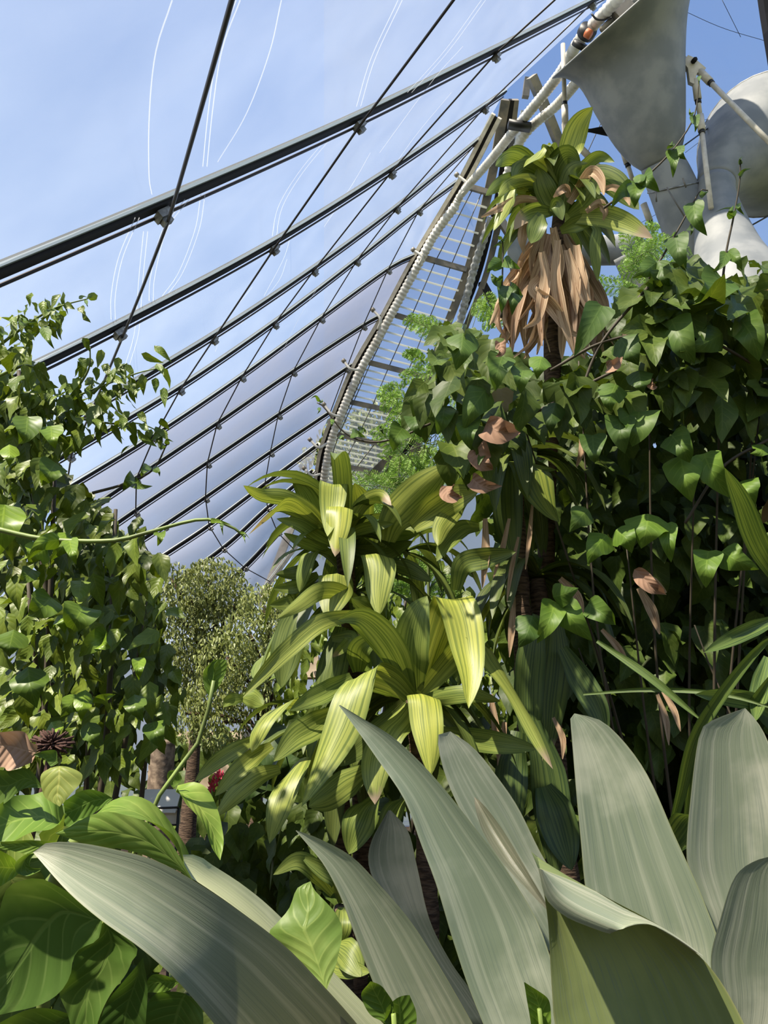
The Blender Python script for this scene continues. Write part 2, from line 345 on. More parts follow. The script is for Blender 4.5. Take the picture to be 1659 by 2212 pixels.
# roof rows: (px,py,depth) left -> right, from the nearest rail (A) down to the far eave
ROWS = {
 'Z': [(-420, -120, 1.74), (500, -150, 2.9), (1065, -150, 5.06), (1350, -150, 8.2), (1520, -200, 10)],
 'A': [(-320, 715, 3.7), (343, 440, 5.2), (772, 252, 7.0), (1070, 106, 9.2), (1281, 0, 11.9), (1340, -30, 12.9)],
 'B': [(-60, 855, 5.9), (250, 704, 7), (587, 524, 8.7), (844, 364, 10.7), (1047, 227, 13), (1090, 198, 13.7)],
 'C': [(-40, 1010, 8.1), (185, 885, 9.0), (458, 724, 10.5), (677, 578, 12.1), (857, 445, 13.8), (1034, 300, 15.5)],
 'D': [(-40, 1085, 9.1), (146, 978, 10.2), (386, 836, 11.8), (592, 695, 13.3), (770, 560, 14.8), (905, 452, 16), (985, 393, 16.7)],
 'E': [(100, 1080, 11.4), (330, 940, 12.8), (521, 811, 14.3), (693, 685, 15.6), (838, 580, 16.7), (895, 551, 17.1)],
 'F': [(120, 1148, 12.3), (291, 1032, 13.4), (467, 914, 14.8), (632, 801, 16.1), (784, 702, 17.1), (821, 682, 17.4)],
 'G': [(120, 1222, 13), (290, 1103, 14.2), (446, 999, 15.5), (600, 895, 16.6), (748, 795, 17.6), (760, 788, 17.7)],
 'H': [(200, 1235, 14.2), (353, 1134, 15.3), (442, 1074, 16), (583, 976, 17), (713, 889, 17.9)],
 'I': [(200, 1305, 14.9), (331, 1214, 15.8), (450, 1135, 16.5), (571, 1045, 17.4), (686, 960, 18.2)],
 'J': [(330, 1290, 16.2), (480, 1184, 17.2), (577, 1097, 17.8), (674, 1017, 18.5)],
 'K': [(420, 1320, 16.9), (527, 1226, 17.8), (599, 1150, 18.2), (664, 1080, 18.7)],
 'L': [(500, 1345, 17.9), (570, 1273, 18.2), (639, 1179, 18.6), (668, 1130, 18.8)]}
R3 = {k: np.array([at(*p) for p in v]) for k, v in ROWS.items()}
R3['Y'] = R3['Z'] + nrm(R3['Z'][1] - R3['A'][1]) * 4.0; order = 'YZABCDEFGHIJKL'
ceil = thing('ceiling', R3['L'][0], 'slanted roof of stretched clear film panels between dark rails', 'roof', kind='structure')
CT = np.array([0, 6.0, 3.0])
def roofn(row, i):                                       # inward normal near row
    k = order.index(row); a = R3[order[max(k - 1, 0)]]; b = R3[order[min(k + 1, len(order) - 1)]]
    v = b[min(1, len(b) - 1)] - a[min(1, len(a) - 1)]; t = R3[row][-1] - R3[row][0]; n = nrm(np.cross(t, v))
    return n if np.dot(n, CT - R3[row].mean(0)) > 0 else -n
for a, b in zip(order[:-1], order[1:]):
    n = 28; A = spl(R3[a], n); B = spl(R3[b], n); m = 7
    nn = (roofn(a, 0) + roofn(b, 0)) / 2; q = np.linspace(0, 1, m)
    sg = np.clip(np.linspace(0, 1, n) * 6, 0, 1) * np.clip((1 - np.linspace(0, 1, n)) * 6, 0, 1)
    G = A[:, None] * (1 - q)[None, :, None] + B[:, None] * q[None, :, None] - nn * (.18 * np.sin(q * math.pi)[None] * sg[:, None])[..., None]
    MB().grid(G, np.stack(np.meshgrid(q, np.linspace(0, 1, n)), -1)[..., ::1]).build('film_panel', M['film'] if a in 'YZABCD' else M['haze'], ceil)
# pale creases running over the film
cr = MB()
for pts in ([(372, 0), (335, 120), (322, 260), (322, 380), (328, 420)], [(510, 0), (470, 110), (450, 240), (438, 360)], [(608, 0), (580, 120), (530, 250), (470, 350)],
            [(292, 470), (255, 560), (240, 640), (240, 690)], [(400, 430), (350, 500), (325, 600), (322, 650)], [(434, 420), (420, 500), (385, 590), (350, 640)],
            [(700, 305), (640, 380), (600, 450), (588, 510)], [(620, 560), (600, 610), (540, 680), (520, 700)], [(545, 620), (490, 690), (465, 760)], [(630, 500), (612, 560), (570, 640)],
            [(860, 0), (800, 130), (770, 230)], [(1040, 0), (960, 110), (880, 200)], [(800, 330), (760, 400), (700, 490)], [(975, 200), (900, 290), (850, 360)], [(925, 300), (880, 340)],
            [(310, 500), (300, 600), (290, 720), (270, 790)], [(700, 600), (650, 680), (610, 760)], [(1000, 100), (930, 180), (820, 330)]):
    for off in (0, 9):
        dd = []
        for (x, y) in pts:                               # nearest distance on the roof plane family
            r = np.array([(x - 829.5) / F, (1106 - y) / F]); yy = CP - r[1] * SP; zz = SP + r[1] * CP
            dd.append(min(5.2 * .478 / max(.06, -(1.005 * r[0] + .771 * yy - 1.038 * zz)), 12.6) * .985)
        if off and RS.rand() < .5: continue
        cr.tube(spl([at(x + off, y, d) for (x, y), d in zip(pts, dd)], 26), .0032, 4, False)
cr.build('film_crease', M['crease'], ceil)
# roof rails
names = ['nearest and thickest dark roof rail, high across the upper left', 'second dark roof rail below the thickest one', 'third dark roof rail, between the clear film panels', 'fourth roof rail, ending at the white hose clip highest up',
         'fifth roof rail, where the clear film turns lavender grey', 'sixth roof rail, first one wholly in the grey film', 'seventh roof rail across the grey film', 'eighth roof rail across the grey film', 'ninth roof rail, meeting the bend of the roof edge',
         'tenth roof rail, above the small fig trees', 'eleventh roof rail, short one just above the fig trees', 'lowest short cream eave rail behind the fig tree']
for k, row in enumerate(order[2:]):
    P = spl(R3[row], 40); nn = roofn(row, 0); T = nrm(P[-1] - P[0]); side = nrm(np.cross(nn, T)); side = side if np.dot(side, UPV) > 0 else -side
    sc = [.048, .044, .046, .042, .040, .040, .040, .040, .040, .040, .042, .05][k]
    r = thing('roof_rail', P[0], names[k], 'roof rail', 'rails of the film roof')
    mb = MB().bar(P, side, nn, sc, .035).build('channel', M['rubber'] if row != 'L' else M['cream'], r, False)
    MB().bar(P + side * (sc * 1.22), side, nn, sc * .20, .012).bar(P - side * (sc * 1.25), side, nn, sc * .12, .02).build('edge_strip', M['pale'], r, False)
    if row != 'L':
        MB().tube(P - side * sc * 1.75 + nn * .05, .013, 6).build('rod', M['cable'], r)
        for j, c in enumerate(R3[row][1:-1] if row < 'H' else R3[row][1:]):
            c = c - side * sc * .9 + nn * .07
            s_ = 1.0 if row in 'AB' else .85
            MB().box(c, T * .06 * s_, side * .05 * s_, nn * .028).box(c + nn * .035 - side * .012, T * .045 * s_, side * .028, nn * .03).build('clamp', M['alu'], r, False)
# tension cables
def col(*ks): return [R3[a][i] for a, i in ks]
cabs = [('leftmost steel cable crossing the roof rails', [R3['Y'][1], at(500, -150, 2.9)] + col(('A', 1), ('B', 1), ('C', 1), ('D', 1)) + [at(135, 1060, 11.2)]),
        ('second steel cable from the left across the roof', [R3['Y'][2], at(1065, -150, 5.06)] + col(('A', 2), ('B', 2), ('C', 2), ('D', 2), ('E', 1), ('F', 1), ('G', 1)) + [at(300, 1160, 15), at(331, 1214, 15.8)]),
        ('steel cable over the middle of the roof, curving down to the fig trees', [R3['Y'][3], at(1350, -150, 8.2)] + col(('A', 3), ('B', 3), ('C', 3), ('D', 3), ('E', 2), ('F', 2), ('G', 2), ('H', 2), ('I', 2), ('J', 1), ('K', 1)) + [at(582, 1256, 18.3)]),
        ('steel cable on the right of the roof, from the topmost clamp to the eave', col(('A', 4), ('B', 4), ('C', 4), ('D', 4), ('E', 3), ('F', 3), ('G', 3), ('H', 3), ('I', 3), ('J', 2), ('K', 2)) + [at(634, 1186, 18.6)]),
        ('short steel cable nearest to the white corrugated hose', col(('C', 5), ('D', 5), ('E', 4), ('F', 4), ('G', 4), ('H', 4)))]
for lab, pts in cabs:
    P = []
    for a, b in zip(pts[:-1], pts[1:]): P.extend([a + (b - a) * q for q in np.linspace(0, 1, 5)[:-1]])
    P.append(pts[-1]); P = np.array(P) + nrm(CT - np.array(P)) * .13
    tag(MB().tube(P, .013, 6).build('tension_cable', M['cable']), lab, 'cable', 'cables of the film roof')

# cream edge strip and white hoses along the roof edge
EDGE = [(1066, 246, 15), (1001, 375, 16), (960, 445, 16.6), (895, 553, 17.1), (825, 683, 17.4), (762, 793, 17.7), (722, 889, 17.9), (696, 960, 18.2), (684, 1017, 18.5), (676, 1090, 18.8)]
E3 = spl([at(*p) for p in EDGE], 60)
r = thing('roof_edge_frame', E3[-1], 'cream curved edge frame where the film roof ends beside the ladder window', 'roof edge')
T = nrm(np.gradient(E3, axis=0)); sd = nrm(np.cross(T, FWD))
MB().bar(E3, sd, np.cross(T, sd), .045, .05).build('inner_strip', M['cream'], r, False)
MB().bar(E3 + sd * .16, sd, np.cross(T, sd), .04, .05).build('outer_strip', M['cream'], r, False)
MB().bar(E3 + sd * .08 + FWD * .03, sd, np.cross(T, sd), .05, .015).build('gasket', M['rubber'], r, False)
def hose(pts, r, pitch, label, mat='hose', name='corrugated_hose'):
    P3 = np.array([at(*p) for p in pts]); L = np.linalg.norm(np.diff(P3, axis=0), axis=1).sum(); n = int(L / pitch * 4) + 4
    P = spl(P3, n); rr = r * (1 + .12 * np.sin(np.arange(n) * math.pi / 2)); h = MB().tube(P, rr, 12).build(name, M[mat]); return tag(h, label, 'hose')
hose([(1350, -20, 9.4), (1290, 45, 10), (1250, 90, 10.6), (1205, 165, 11.6), (1120, 270, 13.0), (1060, 345, 14.6), (1000, 415, 16.0), (984, 445, 16.3)], .082, .09, 'white corrugated hose running down from behind the grey funnel to the roof edge')
hose([(984, 445, 16.3), (940, 505, 16.7), (898, 582, 17.0), (860, 652, 17.2), (822, 722, 17.4), (776, 805, 17.6), (742, 882, 17.8), (716, 950, 18.1), (704, 1010, 18.3), (698, 1060, 18.6)], .10, .10, 'beige corrugated hose lying along the ladder window edge')
hose([(1268, 150, 11), (1206, 224, 12.2), (1146, 276, 13.0), (1114, 325, 13.4), (1092, 390, 13.8), (1075, 470, 14.2)], .08, .09, 'second white corrugated hose turning down behind the tall crown')
hose([(1062, 470, 16.5), (1030, 560, 17), (1008, 640, 17.3), (985, 720, 17.6), (930, 840, 18), (870, 960, 18.4)], .095, .16, 'crumpled grey hose along the steel column right of the ladder window', 'crumple')
tag(MB().box(at(1122, 272, 12.8), RIGHT * .20 - UPV * .03, UPV * .045, FWD * .1).build('hose_clip', M['blk']), 'black clip joining the two white corrugated hoses', 'clip')
cp = thing('hose_coupling', at(1262, 88, 10.2), 'black coupling with an orange patch on the white hose under the funnel rim', 'coupling')
MB().tube([at(1256, 92, 10.3), at(1250, 104, 10.35)], .12, 14).tube([at(1272, 62, 10.1), at(1264, 76, 10.2)], .13, 14).build('ring', M['blk'], cp)
MB().tube([at(1266, 70, 10.0), at(1276, 76, 9.98)], .06, 10).build('patch', M['orange'], cp)
for i, (p, q, c) in enumerate([((987, 378), (998, 420), (1012, 400)), ((893, 540), (905, 572), (912, 555)), ((806, 670), (816, 712), (822, 690)), ((743, 780), (775, 799), (757, 797)), ((700, 874), (735, 900), (716, 894)), ((670, 950), (706, 958), (688, 967)), ((657, 1012), (692, 1024), (674, 1027))]):
    d = [15.9, 16.7, 17.0, 17.3, 17.5, 17.8, 18.1][i]
    h = thing('inflation_hose', at(*p, d), ['looped white air hose at the highest rail end', 'looped white air hose at the second rail end from the top', 'looped white air hose at the third rail end from the top', 'curved white air hose at the middle rail end', 'curved white air hose third from the lowest rail end', 'curved white air hose second from the lowest rail end', 'lowest curved white air hose, just above the upper dracaena'][i], 'air hose', 'air hoses at the rail ends')
    MB().tube(spl([at(*p, d), at(*c, d - .1), at(*q, d)], 14), .032, 8).build('tube', M['hose'], h)
    MB().tube([at(p[0] - 3, p[1] - 3, d), at(p[0] + 2, p[1] + 2, d)], .055, 8).build('cap', M['steel'], h)

# ladder-like vent window in the end strip
LW = [((1000, 400), (1062, 418), 16.4), ((903, 553), (1008, 583), 17.2), ((845, 678), (958, 712), 17.6), ((793, 782), (922, 815), 17.9), ((755, 868), (890, 897), 18.1), ((724, 938), (852, 966), 18.3), ((706, 1000), (798, 1017), 18.6), ((690, 1052), (760, 1065), 18.9)]
win = thing('window_1', at(700, 1050, 18.9), 'ladder-like curved vent window with pale slats beside the roof edge', 'window', kind='structure')
fr = MB(); slm = MB(); rdm = MB(); pn = MB()
LWL = [at(*a, d) for a, b, d in LW]; LWR = [at(*b, d) for a, b, d in LW]
pn.grid(np.stack([spl(LWL, 30), spl(LWR, 30)], 1) + FWD * .12)
for i in range(len(LW)):
    a, b = LWL[i], LWR[i]; u = nrm(b - a)
    fr.bar([a, b], np.cross(u, FWD), FWD, .06, .05)
    if i < len(LW) - 1:
        c, d = LWL[i + 1], LWR[i + 1]
        for q in np.linspace(0, 1, 7)[1:-1]: slm.bar([a + (c - a) * q + FWD * .06, b + (d - b) * q + FWD * .06], np.cross(u, FWD), FWD, .022, .006)
        for q in (.06, .36, .68): rdm.tube([a + (b - a) * q, c + (d - c) * q], .013, 6)
LL = spl(LWL, 40); LR = spl(LWR, 40)
fr.bar(LL, np.tile(RIGHT, (40, 1)), FWD, .05, .08)
fr.build('frame', M['steel'], win, False); slm.build('slat', M['slat'], win, False); rdm.build('rod', M['steel'], win); pn.build('pane', M['side'], win)

# steel members right of the ladder window
def steelbar(pts, w, label, name='steel_strut', mat='steel', h=None):
    P = np.array([at(*p) for p in pts]); T = nrm(P[-1] - P[0]); sd = nrm(np.cross(T, FWD))
    ob = MB().bar(spl(P, 24) if len(P) > 2 else P, sd, np.cross(T, sd), w, h or w).build(name, M[mat], None, False); return tag(ob, label, 'steel strut')
sc_ = thing('steel_column', at(850, 985, 18.9), 'grey double steel column leaning up along the right side of the ladder window', 'steel column')
for k, (dx, w, mt, nm_) in enumerate([(0, .10, 'steel', 'inner_flange'), (26, .055, 'rubber', 'web'), (42, .07, 'steel', 'outer_flange')]):
    P = np.array([at(x + dx * s, y, d) for x, y, d, s in [(1092, 215, 15.4, .5), (1058, 400, 16.5, .8), (1012, 580, 17.3, 1), (962, 712, 17.8, 1), (925, 815, 18.1, 1), (893, 900, 18.4, 1), (850, 975, 18.7, 1), (800, 1030, 19, 1)]])
    P = spl(P, 40); T = nrm(np.gradient(P, axis=0)); sd = nrm(np.cross(T, FWD)); MB().bar(P, sd, np.cross(T, sd), w, .09).build(nm_, M[mt], sc_, False)
steelbar([(1148, 165, 14.2), (1180, 240, 14.5), (1216, 330, 15)], .085, 'grey steel strut passing behind the two white hoses')
steelbar([(1130, 240, 15.6), (1112, 330, 15.8)], .05, 'thin grey strut beside the top of the steel column', mat='clear')
steelbar([(1140, 170, 15.4), (1135, 210, 15.4)], .07, 'short grey steel stub under the film corner')
steelbar([(1040, 610, 17.5), (1085, 690, 17.4)], .09, 'dark diagonal brace beside the feathery leaves', mat='rubber')
steelbar([(1078, 470, 16.6), (1118, 535, 16.5)], .08, 'grey diagonal brace left of the tall crown')
steelbar([(843, 985, 19), (862, 1090, 19.2)], .09, 'dark short post below the ladder window')
steelbar([(895, 950, 19), (945, 1080, 19.4)], .09, 'dark slanting post behind the feathery fronds')
steelbar([(640, 1110, 18.8), (590, 1240, 18.6), (560, 1310, 18.2)], .10, 'pale lower eave strut running down behind the dracaena', mat='cream')
steelbar([(1600, -400, 12), (1650, -20, 12), (1672, 120, 12), (1720, 420, 12.5), (1780, 800, 13)], .08, 'dark ribbed roof rail in the top right corner', name='roof_purlin', mat='rubber')
# right slope and far end film
sd = thing('ceiling_right', at(1000, 700, 21), 'blue film slope of the far roof on the right', 'roof', kind='structure')
P = [[at(x, y, d) for x, d in ((700, 22), (1040, 20.5), (1350, 19), (1720, 17.5), (2100, 16))] for y in (-250, 200, 650, 1050)]
MB().grid(P).build('film_panel', M['side'], sd)
sm = MB()
for pts in ([(1470, 20), (1560, 60), (1659, 90)], [(1480, 330), (1570, 260), (1659, 180)], [(1560, 0), (1590, 60), (1600, 80)], [(1490, 270), (1600, 230), (1700, 170)], [(1350, 500), (1500, 420), (1700, 330)]):
    sm.tube(spl([at(x, y, 17.2) for x, y in pts], 10), .006, 4)
sm.build('seam', M['rubber'], sd)
wf = thing('wall_far', at(560, 1700, 21), 'hazy film end wall low behind the dracaenas', 'wall', kind='structure')
MB().grid([[at(x, y0 + (1790 - y0) * q, 21.5) for x, y0 in ((-500, 1400), (300, 1400), (560, 1380), (640, 1180), (760, 1040), (1200, 1030), (1800, 1030))] for q in (0, .33, .66, 1)]).build('film_panel', M['wall'], wf)

for nm_, lab, g_ in (('light_block_back', 'dark unseen screen added behind the camera to block ambient light', [[(-9, -7, 0), (9, -7, 0)], [(-9, -7, 2.4), (9, -7, 2.4)]]), ('light_block_right', 'tall dark screen added along the right to block ambient light', [[(8, -3, 0), (8, 14, 0)], [(8, -3, 5), (8, 14, 5)]])):
    g = MB().grid(g_).build(nm_, M['blocker'], None, False); solid(g, .1); tag(g, lab, 'wall', kind='structure')  # both screens are added to cut low ambient light
# ================================================================ air ducts
def rings(pairs, k=28, tilt=0.0):
    R = []
    for (l, r_, d) in pairs:
        A, B = at(*l, d), at(*r_, d); c = (A + B) / 2; u = (B - A) / 2; rad = np.linalg.norm(u); v = nrm(c - np.array([0, 0, CAMZ])); v = nrm(v - nrm(u) * np.dot(v, nrm(u)))
        if tilt: ax = np.cross(nrm(u), v); v = nrm(v * math.cos(tilt) + ax * math.sin(tilt))
        a = np.arange(k) * 2 * math.pi / k; R.append(c + np.cos(a)[:, None] * u + np.sin(a)[:, None] * v * rad)
    return np.array(R)
def smoothpairs(pr, n):
    A = np.array([[*l, *r_, d] for l, r_, d in pr], float); u = np.linspace(0, len(A) - 1, n)
    out = []
    Q = np.vstack([2 * A[0] - A[1], A, 2 * A[-1] - A[-2]])
    for x in u:
        i = min(int(x), len(A) - 2); t = x - i; a, b, c, d = Q[i:i + 4]
        v = .5 * (2 * b + (c - a) * t + (2 * a - 5 * b + 4 * c - d) * t * t + (3 * b - a - 3 * c + d) * t ** 3); out.append(((v[0], v[1]), (v[2], v[3]), v[4]))
    return out
d1 = thing('air_duct', at(1620, 800, 9), 'big grey funnel-mouthed air duct high beside the tall crown', 'air duct', 'funnel air ducts')
bell = [((1212, 151), (1484, -92), 8.9), ((1236, 153), (1472, -40), 8.95), ((1268, 180), (1462, 40), 9), ((1302, 245), (1462, 130), 9), ((1336, 306), (1467, 215), 9), ((1368, 347), (1470, 285), 9), ((1391, 366), (1465, 330), 9)]
solid(MB().grid(rings(smoothpairs(bell, 26)), closed=True).build('funnel', M['duct'], d1), .02)
pipe = [((1391, 366), (1465, 330), 9), ((1398, 392), (1484, 362), 9), ((1415, 440), (1512, 418), 9), ((1446, 524), (1550, 495), 9), ((1490, 610), (1592, 580), 9), ((1560, 740), (1660, 710), 9.1), ((1610, 900), (1714, 880), 9.2), ((1640, 1300), (1744, 1300), 9.2), ((1640, 1700), (1744, 1700), 9.2)]
solid(MB().grid(rings(smoothpairs(pipe, 32)), closed=True).build('pipe', M['duct'], d1), .02)
MB().tube(spl(rings([((1404, 416), (1503, 395), 9)], 40)[0][:], 60), .012, 6, False).build('seam_band', M['alu'], d1)
for pts in ([(1440, 405), (1480, 470)], [(1475, 385), (1482, 405)], [(1500, 480), (1560, 590)], [(1416, 412), (1418, 436)]):
    MB().tube([at(*p, 8.55) for p in pts], .01, 6).build('tie_wire', M['steel'], d1)
d2 = thing('air_duct', at(1640, 800, 8.2), 'cream sunlit air duct with a bell mouth at the right edge', 'air duct', 'funnel air ducts')
K = np.array([(1640, 1900, 7.7, 116), (1630, 1300, 7.7, 116), (1622, 900, 7.75, 114), (1604, 680, 7.9, 108), (1574, 560, 8.3, 69), (1553, 470, 8.6, 47), (1546, 408, 8.8, 37), (1556, 378, 8.92, 46), (1578, 354, 9.06, 66), (1602, 338, 9.2, 90), (1624, 328, 9.32, 112), (1642, 321, 9.42, 129), (1654, 317, 9.5, 141)], float)
axis = nrm(np.array([.60, .45, .60])); KS = []
Q = np.vstack([2 * K[0] - K[1], K, 2 * K[-1] - K[-2]])
for x in np.linspace(0, len(K) - 1, 61):
    i = min(int(x), len(K) - 2); t = x - i; a, b, c, d = Q[i:i + 4]; KS.append(.5 * (2 * b + (c - a) * t + (2 * a - 5 * b + 4 * c - d) * t * t + (3 * b - a - 3 * c + d) * t ** 3))
KS = np.array(KS); KC = np.array([at(*k[:3]) for k in KS]); KT = nrm(np.gradient(KC, axis=0)); RR = []
for i, k in enumerate(KS):
    w_ = np.clip((max(i - 15, 0) / 45 - .33) / .5, 0, 1); ax0 = nrm(KT[i] * (1 - w_) + axis * w_); e1 = nrm(np.cross(ax0, [0, 1, 0])); e2 = np.cross(ax0, e1); a = np.arange(36) * 2 * math.pi / 36
    RR.append(KC[i] + (np.cos(a)[:, None] * e1 + np.sin(a)[:, None] * e2) * k[3] / F * k[2])
RR = np.array(RR)
solid(MB().grid(RR[:32], closed=True).build('pipe', M['duct'], d2), .02)
solid(MB().grid(RR[31:], closed=True).build('funnel', M['duct'], d2), .02)
MB().tube(np.vstack([RR[-1], RR[-1][:1]]), .02, 6, False).build('rim', M['alu'], d2)
d3 = thing('air_duct', at(1420, 640, 14), 'small far grey funnel air duct lying level behind the dead leaf skirt', 'air duct', 'funnel air ducts')
b3 = [((1132, 470), (1132, 645), 14), ((1150, 482), (1150, 630), 14), ((1180, 505), (1180, 598), 14), ((1220, 518), (1220, 578), 14), ((1300, 512), (1290, 572), 14), ((1400, 505), (1400, 572), 14)]
b3 = [((l[0] - 18, l[1]), (r_[0] - 6, r_[1]), d) for l, r_, d in b3]
solid(MB().grid(rings(smoothpairs(b3, 22), tilt=.25), closed=True).build('funnel', M['duct'], d3), .02)
b4 = [((1330, 560), (1405, 520), 13.6), ((1345, 595), (1420, 560), 13.6), ((1385, 680), (1470, 640), 13.6)]
solid(MB().grid(rings(smoothpairs(b4, 10)), closed=True).build('pipe', M['duct'], d3), .02)

# tie rods
def rodset(label, plate, rods, d):
    t = thing('tie_rod_joint', at(*plate[0], d), label, 'tie rods', 'cream tie rods')
    P = np.array([at(*p, d) for p in plate]); n = len(P)
    V = np.vstack([P - FWD * .03, P + FWD * .03]); MB().add(V, [tuple(range(n))[::-1], tuple(range(n, 2 * n))] + [(i, (i + 1) % n, n + (i + 1) % n, n + i) for i in range(n)]).build('plate', M['cream'], t, False)
    for a, b in rods:
        w = .030; A, B = at(a[0], a[1], d), at(b[0], b[1], d + (b[2] if len(b) > 2 else 0)); q = nrm(B - A)
        MB().tube([A, A + q * .25], w * 1.5, 10).tube([A + q * .2, B], w, 10).build('rod', M['cream'], t)
        MB().tube([A + q * .25, A + q * .30], w * 1.25, 10).build('collar', M['blk'], t)
    return t
rodset('cream tie rods meeting at a plate right of the grey funnel', [(1484, 122), (1496, 127), (1523, 150), (1513, 158), (1504, 160), (1497, 184), (1488, 180), (1484, 150), (1474, 138)],
       [((1490, 134), (1440, 100, 2.4)), ((1512, 155), (1680, 325, -.9)), ((1502, 172), (1512, 250)), ((1512, 250), (1536, 450, -.5))], 8.8)
rodset('cream tie rods meeting at a joint left of the grey funnel', [(1214, 266), (1228, 266), (1230, 286), (1226, 300), (1216, 290)], [((1221, 268), (1216, 95)), ((1222, 288), (1230, 345)), ((1246, 312), (1320, 385)), ((1343, 315), (1370, 400)), ((1390, 440), (1412, 500))], 9.6)
tag(MB().tube([at(1461, 169, 9.3), at(1502, 128, 8.7)], .03, 6).build('steel_pin', M['rubber']), 'dark steel bar across the cream plate right of the funnel', 'bar')
lp = thing('spotlight', at(1262, 283, 9.6), 'dark tapered spotlight pointing left from behind the grey funnel', 'spotlight', )
MB().tube([at(1262, 282, 9.6), at(1276, 282, 9.6), at(1318, 282, 9.6), at(1335, 288, 9.6)], [.02, .025, .075, .09], 12).build('housing', M['rubber'], lp)
MB().tube([at(1322, 292, 9.6), at(1330, 305, 9.6), at(1345, 306, 9.6)], .05, 10).build('bracket', M['blk'], lp)
for lab, pts, w in (('thin dark wire crossing behind the bell mouth', [(1470, 320, 8.6), (1560, 255, 9.8), (1680, 170, 10)], .010), ('thin dark wire right of the cream duct', [(1600, 500, 9), (1680, 455, 9)], .010),
                    ('thin hanging wire beside the spotlight', [(1300, 262, 10), (1262, 345, 10)], .006), ('dark wire under the grey funnel beside the pipe', [(1466, 310, 8.8), (1500, 405, 8.9)], .016), ('dark cable looping under the top roof rail', [(1278, 30, 9.8), (1290, 42, 9.8), (1312, 40, 9.8), (1330, 18, 9.8)], .015)):
    tag(MB().tube(spl([at(*p) for p in pts], 14), w, 6).build('wire', M['blk']), lab, 'wire')
vb = thing('vent_motor', at(1330, 35, 9.8), 'grey vent mechanism of rods above the funnel rim', 'vent motor')
MB().tube([at(1300, 65, 9.9), at(1345, 20, 9.9), at(1400, -20, 9.9)], .045, 8).build('shaft', M['steel'], vb)
MB().box(at(1345, 22, 9.8), RIGHT * .1 + UPV * .09, UPV * .05 - RIGHT * .05, FWD * .06).build('gearbox', M['steel'], vb, False)

# ================================================================ PLANTS
def z4(p): return (400 + .5124 * p[0], 1000 + .5124 * p[1])
def z1(p): return (900 + .4575 * p[0], .4575 * p[1])
def z6(p): return (.4822 * p[0], 1500 + .4822 * p[1])
def z7(p): return (700 + .578 * p[0], 1450 + .578 * p[1])
def straps(parent, conv, k, L, mat):
    for (pts, w, d0, dm, dt, la, tint, dead) in L:
        q = [conv(p) for p in pts]; n = len(q); u = np.linspace(0, 1, n)
        dd = d0 * (1 - u) * (1 - 2 * u) + 4 * dm * u * (1 - u) + dt * u * (2 * u - 1)
        if tint[3] > .5: mat_, kd, ck = 'dead', 'dead', .3
        else: mat_, kd, ck = mat, 'strap', .09
        if kd == 'dead': tint, dead, w = (.9, .85, .8, 0), 0, w * .8
        mb = ribbon(MB(), [(x, y, d) for (x, y), d in zip(q, dd)], w * k, kind=kd, crink=ck, la=la, tint=tint, deadtip=dead, fold=.22, flip=RS.choice([1, 1, -1]))
        mb.build('leaf' if kd == 'strap' else 'dead_leaf', M[mat_], parent)
def fill_straps(parent, ctr, n, length, width, mat, up=.5, tlo=.6, thi=1.0, front=1.0):
    for i in range(n):
        az = RS.rand() * 2 * math.pi; el = up + RS.randn() * .45; d = np.array([math.cos(az) * math.cos(el), math.sin(az) * math.cos(el), math.sin(el)])
        l = length * (.7 + .5 * RS.rand()); P = [ctr + 0 * d]; v = d.copy(); pos = np.array(ctr, float)
        for s_ in range(8):
            pos = pos + v * l / 8; v = nrm(v + np.array([0, 0, -.28 - .12 * RS.rand()])); P.append(pos)
        S = spl(np.array(P), 14); T = nrm(np.gradient(S, axis=0)); Lt = nrm(np.cross(T, [0, 0, 1.])); N = np.cross(Lt, T); t = np.linspace(0, 1, 14); s = np.linspace(-1, 1, 5)
        w = prof('strap', t) * width / 2 * (.8 + .4 * RS.rand())
        G = S[:, None] + Lt[:, None] * (w[:, None] * s)[..., None] + N[:, None] * ((.3 * np.abs(s)[None] + wave(14, 5, .1, 9)) * w[:, None])[..., None]
        b = tlo + (thi - tlo) * RS.rand()
        MB().grid(G, np.stack(np.meshgrid(np.linspace(0, 1, 5), t), -1), (b, b, b * .9, 0)).build('leaf', M[mat], parent)
def cane(parent, pts, r, name='cane'):
    P = spl([np.asarray(p, float) for p in pts], 30); MB().tube(P, np.linspace(r * 1.15, r * .85, 30) * (1 + .08 * np.sin(np.arange(30) * 2.1)), 10).build(name, M['bark'], parent)

YL = (1.05, 1.05, .95, 0); YY = (1.25, 1.18, .85, 0); GR = (.72, .80, .75, 0); DK = (.5, .58, .6, 0)
